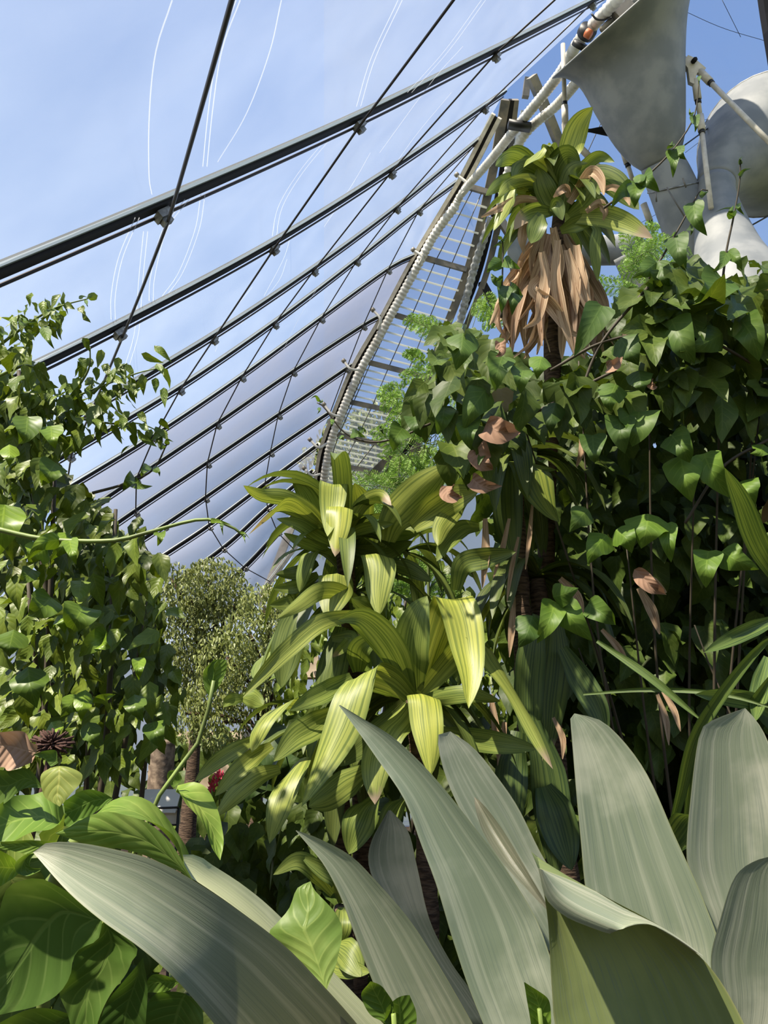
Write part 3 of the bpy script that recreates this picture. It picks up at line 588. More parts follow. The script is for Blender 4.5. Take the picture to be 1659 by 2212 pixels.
# --- front dracaena
b0 = at(900, 2000, 3.1); b0[2] = 0
D1 = thing('dracaena', b0, 'nearest striped yellow-green dracaena rosette in the middle, behind the agave', 'dracaena', 'striped dracaenas')
cm = at(*z4((965, 985)), 3.0)
cane(D1, [b0, b0 * .4 + cm * .6 + np.array([.05, .05, -.1]), cm], .045)
straps(D1, z4, .5124, [
 ([(968, 975), (950, 800), (975, 650), (1020, 560)], 150, 3.0, 2.95, 3.0, None, GR, 0),
 ([(985, 965), (1035, 800), (1055, 660), (1055, 560)], 130, 3.05, 3.1, 3.15, None, YY, 0),
 ([(1000, 960), (1060, 760), (1120, 600), (1132, 572), (1165, 650), (1190, 780), (1205, 900), (1195, 1035)], 165, 3.05, 2.95, 2.65, 5, YY, 0),
 ([(1000, 970), (1120, 830), (1225, 745), (1290, 840), (1380, 970), (1450, 1090), (1550, 1290)], 140, 3.0, 2.85, 2.55, -38, YL, .04),
 ([(950, 965), (900, 830), (830, 720), (740, 650), (640, 665)], 120, 3.0, 2.85, 2.7, None, GR, 0),
 ([(945, 960), (860, 830), (760, 720), (690, 675)], 52, 3.0, 2.9, 2.8, None, GR, 0),
 ([(950, 985), (870, 910), (765, 880), (710, 960), (660, 1100), (580, 1270), (490, 1450)], 165, 2.95, 2.75, 2.5, 25, YL, 0),
 ([(968, 1000), (985, 975), (1005, 985), (1018, 1080), (1030, 1190), (1035, 1320)], 140, 2.95, 2.75, 2.6, 0, YY, 0),
 ([(955, 1010), (910, 1075), (860, 1130), (815, 1230), (798, 1330), (800, 1440)], 150, 2.95, 2.75, 2.6, 10, (.95, .95, .9, 0), .06),
 ([(980, 1010), (1090, 985), (1200, 975), (1330, 1005)], 75, 3.0, 2.9, 2.85, None, GR, 0),
 ([(1060, 1130), (1180, 1160), (1320, 1180), (1490, 1205)], 95, 3.0, 2.9, 2.8, None, GR, 0),
 ([(930, 985), (860, 950), (780, 930), (700, 950)], 70, 3.0, 2.9, 2.8, None, GR, 0),
 ([(700, 900), (600, 960), (520, 1000), (440, 1045)], 85, 3.05, 2.9, 2.8, None, GR, 0),
 ([(640, 1050), (540, 1110), (460, 1160), (372, 1260)], 115, 3.0, 2.8, 2.65, None, (.85, .9, .85, 0), 0),
 ([(505, 1240), (470, 1280), (420, 1370), (385, 1480), (355, 1605)], 120, 2.9, 2.7, 2.6, 20, YL, 0),
 ([(470, 1010), (420, 1015), (350, 1060), (310, 1120), (280, 1220)], 125, 3.0, 2.85, 2.75, 30, YL, 0),
 ([(300, 1160), (210, 1210), (120, 1270), (40, 1345)], 68, 2.9, 2.8, 2.7, None, YL, 0),
 ([(365, 1190), (290, 1240), (210, 1310), (125, 1405)], 78, 2.9, 2.8, 2.7, None, YL, 0),
 ([(400, 1290), (310, 1320), (220, 1390), (130, 1490)], 85, 2.85, 2.75, 2.65, None, YL, 0),
 ([(770, 1290), (680, 1350), (600, 1410), (520, 1450)], 120, 2.9, 2.8, 2.7, None, (.8, .85, .8, 0), 0),
 ([(830, 1400), (770, 1450), (730, 1530), (690, 1650)], 145, 2.9, 2.8, 2.75, 20, (.62, .7, .65, 0), 0),
 ([(960, 1380), (900, 1450), (850, 1540), (810, 1630)], 100, 2.95, 2.85, 2.8, 30, GR, .08),
 ([(240, 985), (280, 990), (330, 1020)], 80, 3.0, 2.95, 2.9, 60, GR, 0),
 ([(990, 990), (1080, 880), (1160, 850)], 80, 3.1, 3.1, 3.1, None, GR, 0),
 ([(940, 1000), (860, 1100), (700, 1230), (650, 1280)], 110, 3.05, 2.95, 2.9, None, DK, 0),
 ([(1000, 1010), (1100, 1090), (1180, 1200), (1210, 1330)], 110, 3.1, 3.0, 2.95, None, DK, 0),
 ([(560, 1020), (540, 1130), (520, 1250)], 120, 3.2, 3.2, 3.2, 0, GR, 0),
 ([(730, 880), (740, 780), (830, 730)], 100, 3.2, 3.1, 3.1, None, GR, 0),
 ([(250, 990), (190, 1000), (160, 1030)], 50, 3.0, 2.95, 2.9, None, GR, 0),
], 'drac')
fill_straps(D1, cm + np.array([-.05, .15, 0]), 22, .62, .085, 'dracg', .5)
fill_straps(D1, at(*z4((640, 1150)), 3.3), 18, .6, .085, 'dracg', .3)
cane(D1, [b0 + np.array([-.3, .2, 0]), at(*z4((660, 1300)), 3.35), at(*z4((640, 1150)), 3.3)], .04)
# --- upper left dracaena
b1 = at(760, 2000, 3.9); b1[2] = 0
D2 = thing('dracaena', b1, 'upper striped dracaena whose rosette stands against the grey roof film', 'dracaena', 'striped dracaenas')
ct = at(*z4((670, 330)), 3.5)
cane(D2, [b1, b1 * .5 + ct * .5 + np.array([.08, 0, 0]), ct], .05)
straps(D2, z4, .5124, [
 ([(650, 330), (640, 200), (628, 92), (622, 150), (615, 230), (600, 310)], 118, 3.5, 3.4, 3.2, 0, YL, 0),
 ([(650, 300), (652, 200), (650, 190), (645, 270), (632, 395)], 112, 3.45, 3.3, 3.15, 3, YY, .06),
 ([(690, 320), (735, 200), (715, 85)], 125, 3.55, 3.55, 3.5, None, YY, 0),
 ([(620, 330), (540, 220), (430, 150), (320, 135), (245, 95)], 72, 3.45, 3.3, 3.1, None, YL, 0),
 ([(630, 320), (545, 200), (500, 120), (450, 60)], 90, 3.5, 3.45, 3.4, None, GR, 0),
 ([(560, 260), (430, 180), (360, 230), (265, 305)], 85, 3.4, 3.2, 3.1, 45, YL, .25),
 ([(680, 300), (740, 180), (820, 135), (870, 180)], 62, 3.45, 3.4, 3.3, None, (1, 1, .8, .15), .2),
 ([(850, 330), (880, 240), (980, 130), (1110, 5)], 160, 3.4, 3.35, 3.3, None, YL, 0),
 ([(830, 350), (870, 270), (990, 150), (1080, 60)], 90, 3.5, 3.5, 3.5, None, GR, 0),
 ([(960, 270), (1050, 200), (1130, 150), (1240, 115)], 130, 3.35, 3.3, 3.2, None, YL, 0),
 ([(1190, 140), (1140, 190), (1080, 270), (1065, 350)], 85, 3.4, 3.3, 3.2, None, YL, 0),
 ([(1240, 270), (1170, 275), (1100, 340), (1060, 415)], 75, 3.4, 3.3, 3.2, None, GR, 0),
 ([(680, 310), (760, 275), (880, 255)], 50, 3.45, 3.4, 3.35, None, GR, 0),
 ([(640, 350), (560, 310), (480, 260), (385, 235)], 60, 3.45, 3.35, 3.3, None, GR, 0),
 ([(620, 380), (540, 350), (470, 325), (415, 295)], 50, 3.45, 3.35, 3.3, None, GR, 0),
 ([(600, 370), (530, 380), (500, 450), (482, 545)], 75, 3.45, 3.35, 3.3, 20, GR, 0),
 ([(790, 500), (800, 400), (808, 385), (822, 440), (815, 540), (815, 645)], 135, 3.35, 3.2, 3.05, 0, YL, 0),
 ([(670, 520), (640, 465), (635, 520), (620, 590), (600, 660)], 150, 3.35, 3.2, 3.1, -8, (.95, .95, .9, 0), 0),
 ([(740, 590), (660, 545), (570, 540), (480, 600), (385, 660)], 75, 3.3, 3.1, 2.95, None, YL, 0),
 ([(830, 700), (780, 620), (700, 570)], 95, 3.3, 3.2, 3.15, None, GR, 0),
 ([(760, 640), (660, 650), (560, 680), (440, 780), (330, 890), (242, 990)], 78, 3.2, 3.0, 2.8, None, YL, 0),
 ([(510, 600), (470, 650), (430, 780), (405, 950)], 135, 3.4, 3.3, 3.2, 0, DK, 0),
 ([(660, 690), (640, 780), (610, 900), (570, 1040)], 130, 3.4, 3.3, 3.2, 10, DK, 0),
 ([(400, 790), (350, 800), (310, 860), (290, 910)], 95, 3.5, 3.4, 3.3, 30, GR, 0),
 ([(780, 640), (760, 680), (740, 750)], 80, 3.3, 3.2, 3.2, 0, YL, .1),
 ([(620, 740), (700, 740), (620, 820)], 60, 3.3, 3.2, 3.2, None, GR, .1),
 ([(560, 420), (480, 460), (380, 470)], 60, 3.5, 3.4, 3.4, None, DK, 0), ([(560, 470), (470, 520), (370, 530)], 60, 3.5, 3.4, 3.4, None, GR, 0), ([(540, 560), (440, 590), (355, 600)], 65, 3.5, 3.4, 3.4, None, GR, 0),
 ([(690, 360), (830, 380), (960, 330)], 80, 3.6, 3.55, 3.5, None, DK, 0), ([(820, 420), (930, 440), (1040, 500)], 70, 3.6, 3.55, 3.5, None, DK, 0), ([(800, 320), (880, 300), (990, 290)], 80, 3.6, 3.55, 3.5, None, GR, 0),
], 'drac')
for cc, n_ in ((ct, 20), (at(*z4((700, 560)), 3.6), 20), (at(*z4((930, 380)), 3.9), 20)): fill_straps(D2, cc, n_, .62, .08, 'dracg', .45)
# --- tall dracaena with dead-leaf skirt
b2 = at(1185, 1900, 4.1); b2[2] = 0
D3 = thing('dracaena', b2, 'tall dracaena with a skirt of dry brown leaves under its topmost crown', 'dracaena', 'striped dracaenas')
cc = at(*z1((680, 1010)), 4.0)
cane(D3, [b2, at(1180, 1200, 4.15), at(1192, 900, 4.1), at(1195, 700, 4.05), cc], .055)
straps(D3, z1, .4575, [
 ([(700, 800), (730, 690), (770, 580), (832, 505)], 115, 4.0, 4.0, 3.95, None, YY, 0),
 ([(680, 860), (630, 760), (585, 712), (540, 750), (505, 790)], 95, 3.95, 3.85, 3.7, 35, YL, 0),
 ([(620, 830), (520, 775), (440, 745), (372, 785)], 75, 3.95, 3.85, 3.7, None, GR, 0),
 ([(620, 880), (500, 850), (410, 860), (325, 925)], 70, 3.95, 3.85, 3.7, None, GR, 0),
 ([(600, 900), (540, 850), (440, 870), (385, 930)], 60, 3.9, 3.8, 3.7, None, YL, 0),
 ([(600, 950), (500, 940), (410, 975), (305, 1025)], 62, 3.9, 3.8, 3.7, None, (1, .8, .7, .75), .5),
 ([(520, 900), (450, 890), (420, 970), (363, 1090)], 70, 3.9, 3.8, 3.7, 30, YL, 0),
 ([(640, 1000), (560, 1000), (500, 1030), (460, 1085)], 80, 3.9, 3.8, 3.75, None, GR, .35),
 ([(690, 880), (790, 790), (860, 740), (935, 765)], 60, 4.0, 3.9, 3.8, None, GR, 0),
 ([(720, 920), (830, 840), (930, 860), (1050, 990)], 110, 4.0, 3.9, 3.75, None, DK, 0),
 ([(700, 1030), (850, 1015), (980, 1050), (1115, 1125)], 100, 3.9, 3.7, 3.55, None, YL, .16),
 ([(680, 1090), (760, 1055), (880, 1015)], 75, 3.9, 3.85, 3.8, None, GR, 0),
 ([(660, 950), (660, 820), (710, 740), (775, 775)], 130, 4.0, 3.9, 3.85, None, DK, 0),
 ([(650, 930), (570, 830), (500, 800), (460, 860)], 120, 4.0, 3.9, 3.8, None, DK, 0),
 ([(720, 960), (790, 850), (830, 810), (870, 850), (885, 920)], 80, 3.85, 3.75, 3.65, None, (1, .85, .8, .85), 0),
 ([(860, 900), (930, 885), (990, 930), (1005, 970)], 50, 3.8, 3.75, 3.7, None, (1, .85, .8, .85), 0),
 ([(720, 930), (700, 890), (645, 930)], 60, 3.75, 3.72, 3.7, None, (1, .85, .8, .9), 0),
 ([(690, 1010), (710, 880), (740, 800), (810, 770)], 85, 3.9, 3.85, 3.85, None, DK, 0),
 ([(670, 1010), (610, 900), (570, 790)], 100, 3.9, 3.85, 3.85, None, DK, 0),
 ([(720, 1020), (800, 950), (870, 820)], 80, 3.85, 3.8, 3.8, None, GR, 0),
 ([(800, 1000), (860, 960), (890, 1000), (880, 1040)], 60, 3.75, 3.7, 3.7, None, (1, .85, .8, .85), 0),
 ([(560, 1050), (520, 1040), (500, 1130), (505, 1200)], 70, 3.85, 3.8, 3.8, 10, (1, .85, .8, .85), 0),
 ([(590, 1010), (560, 1090), (540, 1150)], 90, 3.8, 3.75, 3.7, None, DK, 0),
 ([(640, 1000), (660, 960), (690, 1040)], 60, 3.7, 3.68, 3.66, None, DK, 0),
 ([(820, 1060), (850, 1090), (840, 1170), (855, 1330)], 55, 3.85, 3.8, 3.8, 0, GR, 0),
 ([(560, 880), (500, 920), (505, 1000)], 50, 4.1, 4.1, 4.1, None, YY, 0),
], 'drac')
fill_straps(D3, cc + np.array([0, .1, .12]), 22, .55, .085, 'dracg', .6, .6, 1.0)
for i in range(72):                                       # dry hanging skirt
    ph = RS.rand() * 2 * math.pi; h0 = RS.rand(); x0 = 1190 + 28 * math.cos(ph) + 6 * RS.randn(); y0 = 490 + 90 * h0; L_ = 120 + 130 * RS.rand()
    sp = 55 + 40 * RS.rand(); dz = .12 * math.sin(ph)
    pts = [(x0, y0, 4.0 + dz * .5), (x0 + sp * .5 * math.cos(ph) + 8 * RS.randn(), y0 + L_ * .35, 4.0 + dz), (x0 + sp * .8 * math.cos(ph) + 10 * RS.randn(), y0 + L_ * .7, 4.0 + dz * 1.4), (x0 + sp * math.cos(ph) + 16 * RS.randn(), min(y0 + L_, 775), 4.0 + dz * 1.6)]
    b = .75 + .5 * RS.rand(); ribbon(MB(), pts, 14 + 20 * RS.rand(), kind='dead', nu=16, nv=5, fold=.5, crink=.22, roll=RS.randn() * 30, tint=(b, b * (.9 + .1 * RS.rand()), b * (.8 + .2 * RS.rand()), 0), flip=RS.choice([-1, 1])).build('dead_leaf', M['dead'], D3)
for pts, w in (([(1165, 600, 3.8), (1150, 625, 3.78), (1190, 660, 3.76), (1235, 720, 3.75), (1258, 720, 3.74)], 34), ([(1170, 545, 3.78), (1178, 590, 3.76), (1172, 640, 3.75), (1160, 690, 3.75), (1130, 710, 3.75)], 30), ([(1205, 520, 3.78), (1200, 600, 3.75), (1215, 680, 3.74), (1240, 765, 3.74)], 30), ([(1245, 530, 3.8), (1255, 600, 3.76), (1270, 660, 3.74), (1292, 690, 3.74)], 32), ([(1225, 540, 3.78), (1240, 600, 3.76), (1245, 680, 3.75)], 30)):
    ribbon(MB(), pts, w, kind='dead', nu=18, nv=5, fold=.5, crink=.2, tint=(1.15, 1.1, 1.05, 0)).build('dead_leaf', M['dead'], D3)
# --- lower shaded dracaena of long hanging leaves right of the front one
b3_ = at(1250, 2000, 3.5); b3_[2] = 0
D4 = thing('dracaena', b3_, 'shaded dracaena with long hanging dull leaves in front of the dark vine', 'dracaena', 'striped dracaenas')
c4 = at(1160, 1250, 3.6); cane(D4, [b3_, b3_ * .5 + c4 * .5, c4], .05); c5 = at(1110, 1000, 3.7); cane(D4, [c4 + np.array([-.1, 0, -.8]), c5], .045)
straps(D4, lambda p: p, 1.0, [
 ([(1190, 1010), (1140, 1000), (1150, 1010), (1165, 1060), (1185, 1100), (1208, 1128)], 82, 3.45, 3.2, 3.1, -15, YY, 0),
 ([(1165, 1330), (1150, 1390), (1140, 1500), (1148, 1640)], 66, 3.4, 3.3, 3.2, 0, (.7, .78, .8, 0), 0),
 ([(1195, 1330), (1195, 1420), (1185, 1520), (1180, 1640)], 78, 3.4, 3.3, 3.2, 0, (.62, .7, .6, 0), .08),
 ([(1215, 1400), (1250, 1460), (1290, 1530), (1310, 1600)], 55, 3.3, 3.2, 3.1, None, (.65, .75, .85, 0), 0),
 ([(1120, 1300), (1120, 1200), (1090, 1120), (1075, 1050)], 60, 3.6, 3.6, 3.6, None, DK, 0),
 ([(985, 1275), (1000, 1220), (1050, 1205), (1115, 1192)], 48, 3.2, 3.15, 3.1, None, YL, 0),
 ([(1150, 1560), (1180, 1660), (1195, 1780), (1200, 1900)], 80, 3.2, 3.1, 3.0, 0, DK, 0), ([(1120, 1580), (1105, 1680), (1110, 1800)], 70, 3.2, 3.1, 3.0, 0, DK, 0),
 ([(1175, 1700), (1200, 1760), (1235, 1880)], 80, 3.1, 3.0, 2.9, None, DK, 0),
 ([(1130, 1060), (1135, 960), (1140, 900), (1150, 860)], 50, 3.6, 3.6, 3.6, None, GR, 0),
 ([(1100, 1000), (1060, 960), (1020, 960)], 60, 3.6, 3.5, 3.5, None, GR, 0),
], 'dracg')
fill_straps(D4, c4, 20, .6, .085, 'dracg', .1, .4, .75); fill_straps(D4, c5, 24, .65, .09, 'dracg', .5, .6, 1.1)
for x0, y0, x1, y1, w in ((1048, 1120, 1042, 1270, 22), (1100, 1120, 1065, 1250, 14), (1120, 1160, 1095, 1300, 12), (1150, 1090, 1135, 1230, 12), (1210, 1250, 1260, 1330, 26), (1110, 1290, 1100, 1420, 18), (1180, 1600, 1150, 1720, 16), (1180, 1600, 1175, 1730, 16), (1185, 1600, 1190, 1720, 14), (1170, 1590, 1160, 1700, 14), (1195, 1550, 1215, 1640, 16), (1060, 1500, 1075, 1640, 20), (1090, 1560, 1085, 1720, 22)):
    ribbon(MB(), [(x0, y0, 3.2), ((x0 + x1) / 2 + 8 * RS.randn(), (y0 + y1) / 2, 3.15), (x1, y1, 3.12)], w, kind='dead', nu=12, nv=5, fold=.5, crink=.2, tint=(.85, .8, .75, 0)).build('dead_leaf', M['dead'], D4)

# --- foreground agave
AB = at(1080, 2820, 1.45)
g0 = AB.copy(); g0[2] = 0
AG = thing('agave', g0, 'large grey-green agave with broad blades filling the foreground', 'agave')
MB().tube([g0, AB * .5 + g0 * .5, AB + np.array([0, 0, .05])], [.10, .11, .08], 12).build('trunk', M['bark'], AG)
def ag(conv, Lp, Rp, d0, d1, chan, tint, mat='agave', dm=None, base=AB, dR=0, dL=0):
    edge_leaf(MB(), [conv(p) for p in Lp], [conv(p) for p in Rp], d0, d1, 30, 13, chan, tint, base, dm, 0, dR, dL).build('leaf', M[mat], AG)
ag(z6, [(148, 708), (300, 880), (450, 1010), (620, 1130), (760, 1250), (880, 1380), (1000, 1530), (1100, 1680)], [(150, 706), (200, 668), (330, 662), (520, 695), (700, 745), (870, 835), (1080, 975), (1280, 1130), (1430, 1285), (1600, 1477), (1750, 1680)], 1.0, .95, .10, (.80, .83, .82, 0), dm=.90, dR=.08)
ag(z6, [(700, 735), (800, 790), (900, 850), (1060, 960), (1210, 1080), (1500, 1360), (1650, 1560)], [(720, 730), (870, 718), (960, 770), (1100, 862), (1250, 990), (1500, 1250), (1800, 1560)], 1.2, 1.15, .06, (1.1, 1.1, 1.0, 0), 'agavelit', dR=.13)
ag(z7, [(-106, 596), (-60, 650), (0, 725), (60, 840), (120, 1000), (170, 1130), (215, 1240), (270, 1380)], [(-104, 594), (-20, 625), (100, 690), (200, 790), (320, 930), (430, 1100), (540, 1290), (600, 1400)], 1.2, 1.25, .12, (.95, .97, .95, 0))
ag(z7, [(55, 128), (105, 195), (200, 330), (300, 480), (360, 640), (420, 800), (480, 1000), (540, 1180), (620, 1380)], [(60, 126), (150, 180), (250, 240), (350, 330), (450, 440), (560, 580), (680, 740), (790, 920), (850, 1080), (960, 1400)], 1.2, 1.35, .13, (.78, .85, .84, 0))
ag(z7, [(470, 225), (425, 245), (450, 380), (520, 540), (640, 740), (740, 880), (860, 1080), (960, 1300)], [(472, 225), (540, 270), (590, 320), (640, 385), (720, 500), (800, 660), (900, 860), (1000, 1250)], 1.4, 1.5, .07, (.92, .96, .99, 0))
ag(z7, [(935, 158), (920, 162), (930, 300), (945, 480), (960, 640), (975, 800), (1010, 1000), (1060, 1300)], [(940, 158), (1030, 182), (1100, 240), (1180, 340), (1240, 450), (1300, 590), (1350, 700), (1420, 860), (1480, 1040), (1500, 1300)], 1.35, 1.5, .07, (.92, .97, .94, 0))
ag(z7, [(1572, 138), (1500, 163), (1440, 190), (1402, 240), (1372, 450), (1355, 700), (1400, 850), (1440, 960), (1500, 1300)], [(1574, 138), (1620, 190), (1659, 262), (1720, 420), (1770, 600), (1790, 800), (1780, 1000), (1740, 1300)], 1.4, 1.5, .06, (1.1, 1.12, 1.1, 0))
ag(z7, [(1680, 690), (1620, 705), (1560, 740), (1520, 800), (1480, 930), (1445, 1080), (1470, 1250), (1480, 1400)], [(1690, 690), (1760, 760), (1820, 860), (1850, 1000), (1850, 1150), (1830, 1250), (1800, 1330), (1750, 1400)], 1.15, 1.2, .06, (.76, .80, .78, 0))
ag(z7, [(240, 520), (175, 640), (170, 740), (230, 860), (300, 960), (400, 1120), (520, 1320)], [(250, 520), (315, 600), (350, 740), (395, 930), (470, 1080), (540, 1180), (640, 1320)], 1.45, 1.6, .1, (.16, .18, .21, 0))  # very dark tint paints the shade on this rear blade
# rolled blade edge
ribbon(MB(), [(*z7((562, 470)), 1.42), (*z7((620, 580)), 1.38), (*z7((690, 690)), 1.33), (*z7((770, 800)), 1.28), (*z7((860, 920)), 1.25)], 46, kind='lance', fold=.9, nu=26, nv=9, tint=(.42, .40, .36, 0), crink=.05).build('leaf', M['agave'], AG)
# nearest blade with its tip folded forward
nu, nv = 30, 12; t = np.linspace(0, 1, nu)
Lp = spl([z7(p) for p in [(800, 735), (822, 830), (838, 950), (845, 1080), (852, 1200), (862, 1318), (900, 1480)]], nu)
Fp = spl([z7(p) for p in [(800, 735), (900, 772), (1000, 815), (1100, 868), (1200, 920), (1300, 980), (1390, 1052), (1450, 1115), (1505, 1195), (1570, 1318), (1640, 1480)]], nu)
dl = 1.02 - .10 * t; s = np.linspace(0, 1, nv)
A = np.array([at(*p, d) for p, d in zip(Lp, dl)]); B = np.array([at(*p, d + .03) for p, d in zip(Fp, dl)])
G = A[:, None] * (1 - s)[None, :, None] + B[:, None] * s[None, :, None] + FWD * (.05 * np.sin(s * math.pi))[None, :, None]
ex = np.array([G[-1] * (1 - q) + (AB + RIGHT * .05 * (2 * s - 1)[:, None]) * q for q in np.linspace(0, 1, 7)[1:]]); G = np.concatenate([G, ex])
fb = MB().grid(G, np.stack(np.meshgrid(s, np.linspace(1, -.4, len(G))), -1)).build('leaf', M['agaveb'], AG)
U = spl([z7(p) for p in [(800, 735), (900, 772), (1000, 815), (1100, 868), (1200, 920), (1300, 980), (1385, 1048)]], 24)
Lw = spl([z7(p) for p in [(800, 735), (830, 850), (900, 915), (990, 955), (1075, 982), (1105, 960), (1190, 938), (1290, 985), (1385, 1049)]], 24)
A = np.array([at(*p, 1.03) for p in U]); B = np.array([at(*p, .95) for p in Lw]); q = np.linspace(0, 1, 10)
G = A[:, None] * (1 - q)[None, :, None] + B[:, None] * q[None, :, None] - FWD * (.03 * np.sin(q * math.pi))[None, :, None] + UPV * (.012 * np.sin(q * math.pi))[None, :, None]
MB().grid(G, np.stack(np.meshgrid(q, np.linspace(.2, 1, 24)), -1), (1.05, 1.05, 1.0, 0)).build('folded_tip', M['agave'], fb)

# --- broad-leaved climber at the lower left
b4_ = at(60, 2500, 1.25); b4_[2] = 0
BL = thing('broad_leaved_climber', b4_, 'large-leaved green climber at the lower left behind the nearest agave blade', 'climbing plant')
MB().tube(spl([b4_, at(80, 2300, 1.25), at(100, 1950, 1.2), at(190, 1780, 1.2)], 20), .012, 8).tube(spl([b4_, at(150, 2300, 1.3), at(330, 1750, 1.35), at(420, 1620, 1.4), at(456, 1510, 1.42), at(462, 1470, 1.42)], 30), .0042, 8).build('stem', M['stem'], BL)
def bl(Lp, Rp, d0, d1, chan, tint, mat='big', conv=z6, par=None, wav=.05, dR=0, dL=0):
    edge_leaf(MB(), [conv(p) for p in Lp], [conv(p) for p in Rp], d0, d1, 22, 15, chan, tint, None, None, wav, dR, dL).build('leaf', M[mat], par or BL)
mass(MB(), [(-40, 1720), (180, 1740), (260, 1860), (330, 1950), (330, 2230), (-40, 2230)], 110, 1.5, 2.1, .2, .7, tl=.5, th=.9, kind='ovate').build('inner_foliage', M['big'], BL)
bl([(252, 618), (330, 585), (420, 530), (500, 478), (600, 472), (700, 520), (790, 600), (850, 690), (868, 832)], [(250, 622), (300, 600), (380, 555), (470, 525), (560, 535), (660, 570), (740, 640), (800, 720), (866, 836)], 1.14, 1.14, .05, (1.15, 1.2, .9, 0), dL=.14)
bl([(250, 622), (300, 600), (380, 555), (470, 525), (560, 535), (660, 570), (740, 640), (800, 720), (866, 836)], [(250, 624), (340, 655), (440, 685), (540, 695), (630, 712), (700, 740), (760, 772), (810, 795), (866, 838)], 1.12, 1.12, -.10, (1.3, 1.3, 1.15, 0))
bl([(-60, 540), (0, 495), (80, 445), (150, 428), (200, 428), (240, 465), (282, 545)], [(-60, 680), (0, 670), (90, 640), (160, 620), (220, 600), (260, 580), (284, 550)], 1.15, 1.15, .10, (1.0, 1.1, .8, 0), dL=.12)
bl([(285, 480), (340, 445), (400, 425), (450, 435), (505, 465)], [(285, 590), (330, 590), (380, 560), (440, 520), (505, 468)], 1.25, 1.25, .1, (.8, .95, .75, 0))
bl([(265, 502), (200, 460), (183, 400), (188, 355), (225, 330), (265, 340)], [(268, 502), (320, 450), (355, 400), (362, 352), (320, 332), (268, 340)], 1.15, 1.1, -.12, (1.45, 1.22, .95, .12))
bl([(0, 660), (100, 655), (180, 655), (258, 655)], [(0, 690), (60, 705), (140, 712), (210, 690)], 1.1, 1.1, .1, (1.1, 1.15, .85, 0))
bl([(-80, 690), (0, 700), (60, 735), (80, 760)], [(-80, 900), (0, 860), (50, 830), (82, 800)], 1.15, 1.1, .12, (1.25, 1.3, .85, 0))
bl([(180, 790), (120, 815), (75, 800), (70, 755), (110, 720), (150, 712)], [(182, 780), (160, 780), (140, 775), (130, 760), (140, 735), (155, 715)], 1.05, 1.05, .3, (.75, .85, .7, 0))
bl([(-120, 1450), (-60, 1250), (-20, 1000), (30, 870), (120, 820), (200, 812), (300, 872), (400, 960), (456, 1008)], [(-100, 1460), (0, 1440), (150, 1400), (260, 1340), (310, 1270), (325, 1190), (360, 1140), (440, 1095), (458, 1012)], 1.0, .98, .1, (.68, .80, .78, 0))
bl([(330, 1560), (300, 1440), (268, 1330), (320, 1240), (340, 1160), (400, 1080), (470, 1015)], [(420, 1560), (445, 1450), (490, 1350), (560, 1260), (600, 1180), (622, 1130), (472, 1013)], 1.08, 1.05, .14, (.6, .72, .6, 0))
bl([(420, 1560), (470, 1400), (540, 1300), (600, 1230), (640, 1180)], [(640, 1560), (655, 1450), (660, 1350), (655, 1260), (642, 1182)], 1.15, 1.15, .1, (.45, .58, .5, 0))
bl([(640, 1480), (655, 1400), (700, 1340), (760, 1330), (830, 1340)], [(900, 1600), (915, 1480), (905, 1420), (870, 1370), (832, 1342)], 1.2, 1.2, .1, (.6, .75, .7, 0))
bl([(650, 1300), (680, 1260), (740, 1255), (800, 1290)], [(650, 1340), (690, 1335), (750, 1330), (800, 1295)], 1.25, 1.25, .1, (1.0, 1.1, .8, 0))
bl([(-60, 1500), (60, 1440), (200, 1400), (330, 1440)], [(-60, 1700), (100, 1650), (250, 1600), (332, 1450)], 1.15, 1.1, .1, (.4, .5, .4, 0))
# hanging leaf and its neighbour on the twining stem
bl([(985, 742), (955, 690), (920, 610), (870, 530), (830, 480), (795, 425)], [(987, 742), (1000, 680), (1000, 620), (985, 530), (930, 440), (870, 398), (800, 398)], 1.36, 1.32, .14, (1.3, 1.3, .95, 0), dR=.07)
bl([(770, 415), (750, 380), (755, 345), (790, 340)], [(775, 418), (800, 400), (815, 370), (795, 342)], 1.4, 1.4, .1, (.9, 1.0, .8, 0))
for Lp, Rp, tn in (([(462, 1425), (440, 1450), (440, 1480), (452, 1505)], [(490, 1425), (488, 1450), (475, 1480), (455, 1506)], (1.1, 1.15, .9, 0)), ([(455, 1480), (448, 1460), (452, 1435), (470, 1425)], [(457, 1480), (462, 1462), (462, 1440), (471, 1426)], (.9, 1, .8, 0))):
    bl(Lp, Rp, 1.42, 1.42, .12, tn, conv=lambda p: p)
# leaf lying over the pale agave blade and a small one beside it
VS = thing('vine_shoot', at(690, 2250, 1.1), 'single lit oval leaf shoot standing before the pale agave blade', 'climbing plant')
MB().tube(spl([at(690, 2250, 1.1), at(655, 2140, 1.09), at(634, 2070, 1.08)], 10), .004, 6).build('stem', M['stem'], VS)
bl([(1390, 838), (1330, 870), (1295, 960), (1240, 1030), (1205, 1075), (1260, 1130), (1330, 1200), (1400, 1270), (1462, 1322)], [(1392, 838), (1410, 880), (1460, 930), (1510, 990), (1532, 1060), (1520, 1150), (1500, 1230), (1480, 1280), (1464, 1322)], 1.03, 1.12, -.08, (.92, .95, .85, 0), par=VS)
VS2 = thing('vine_shoot', at(860, 2330, 1.0), 'small green leaf shoot at the bottom edge, between the pale blade and the striped blade', 'climbing plant')
MB().tube([at(860, 2330, 1.0), at(850, 2190, 1.0)], .004, 6).build('stem', M['stem'], VS2)
bl([(800, 2120), (780, 2150), (800, 2190), (840, 2215)], [(802, 2120), (830, 2135), (850, 2170), (842, 2216)], 1.0, 1.0, .2, (.7, .78, .55, 0), conv=lambda p: p, par=VS2)
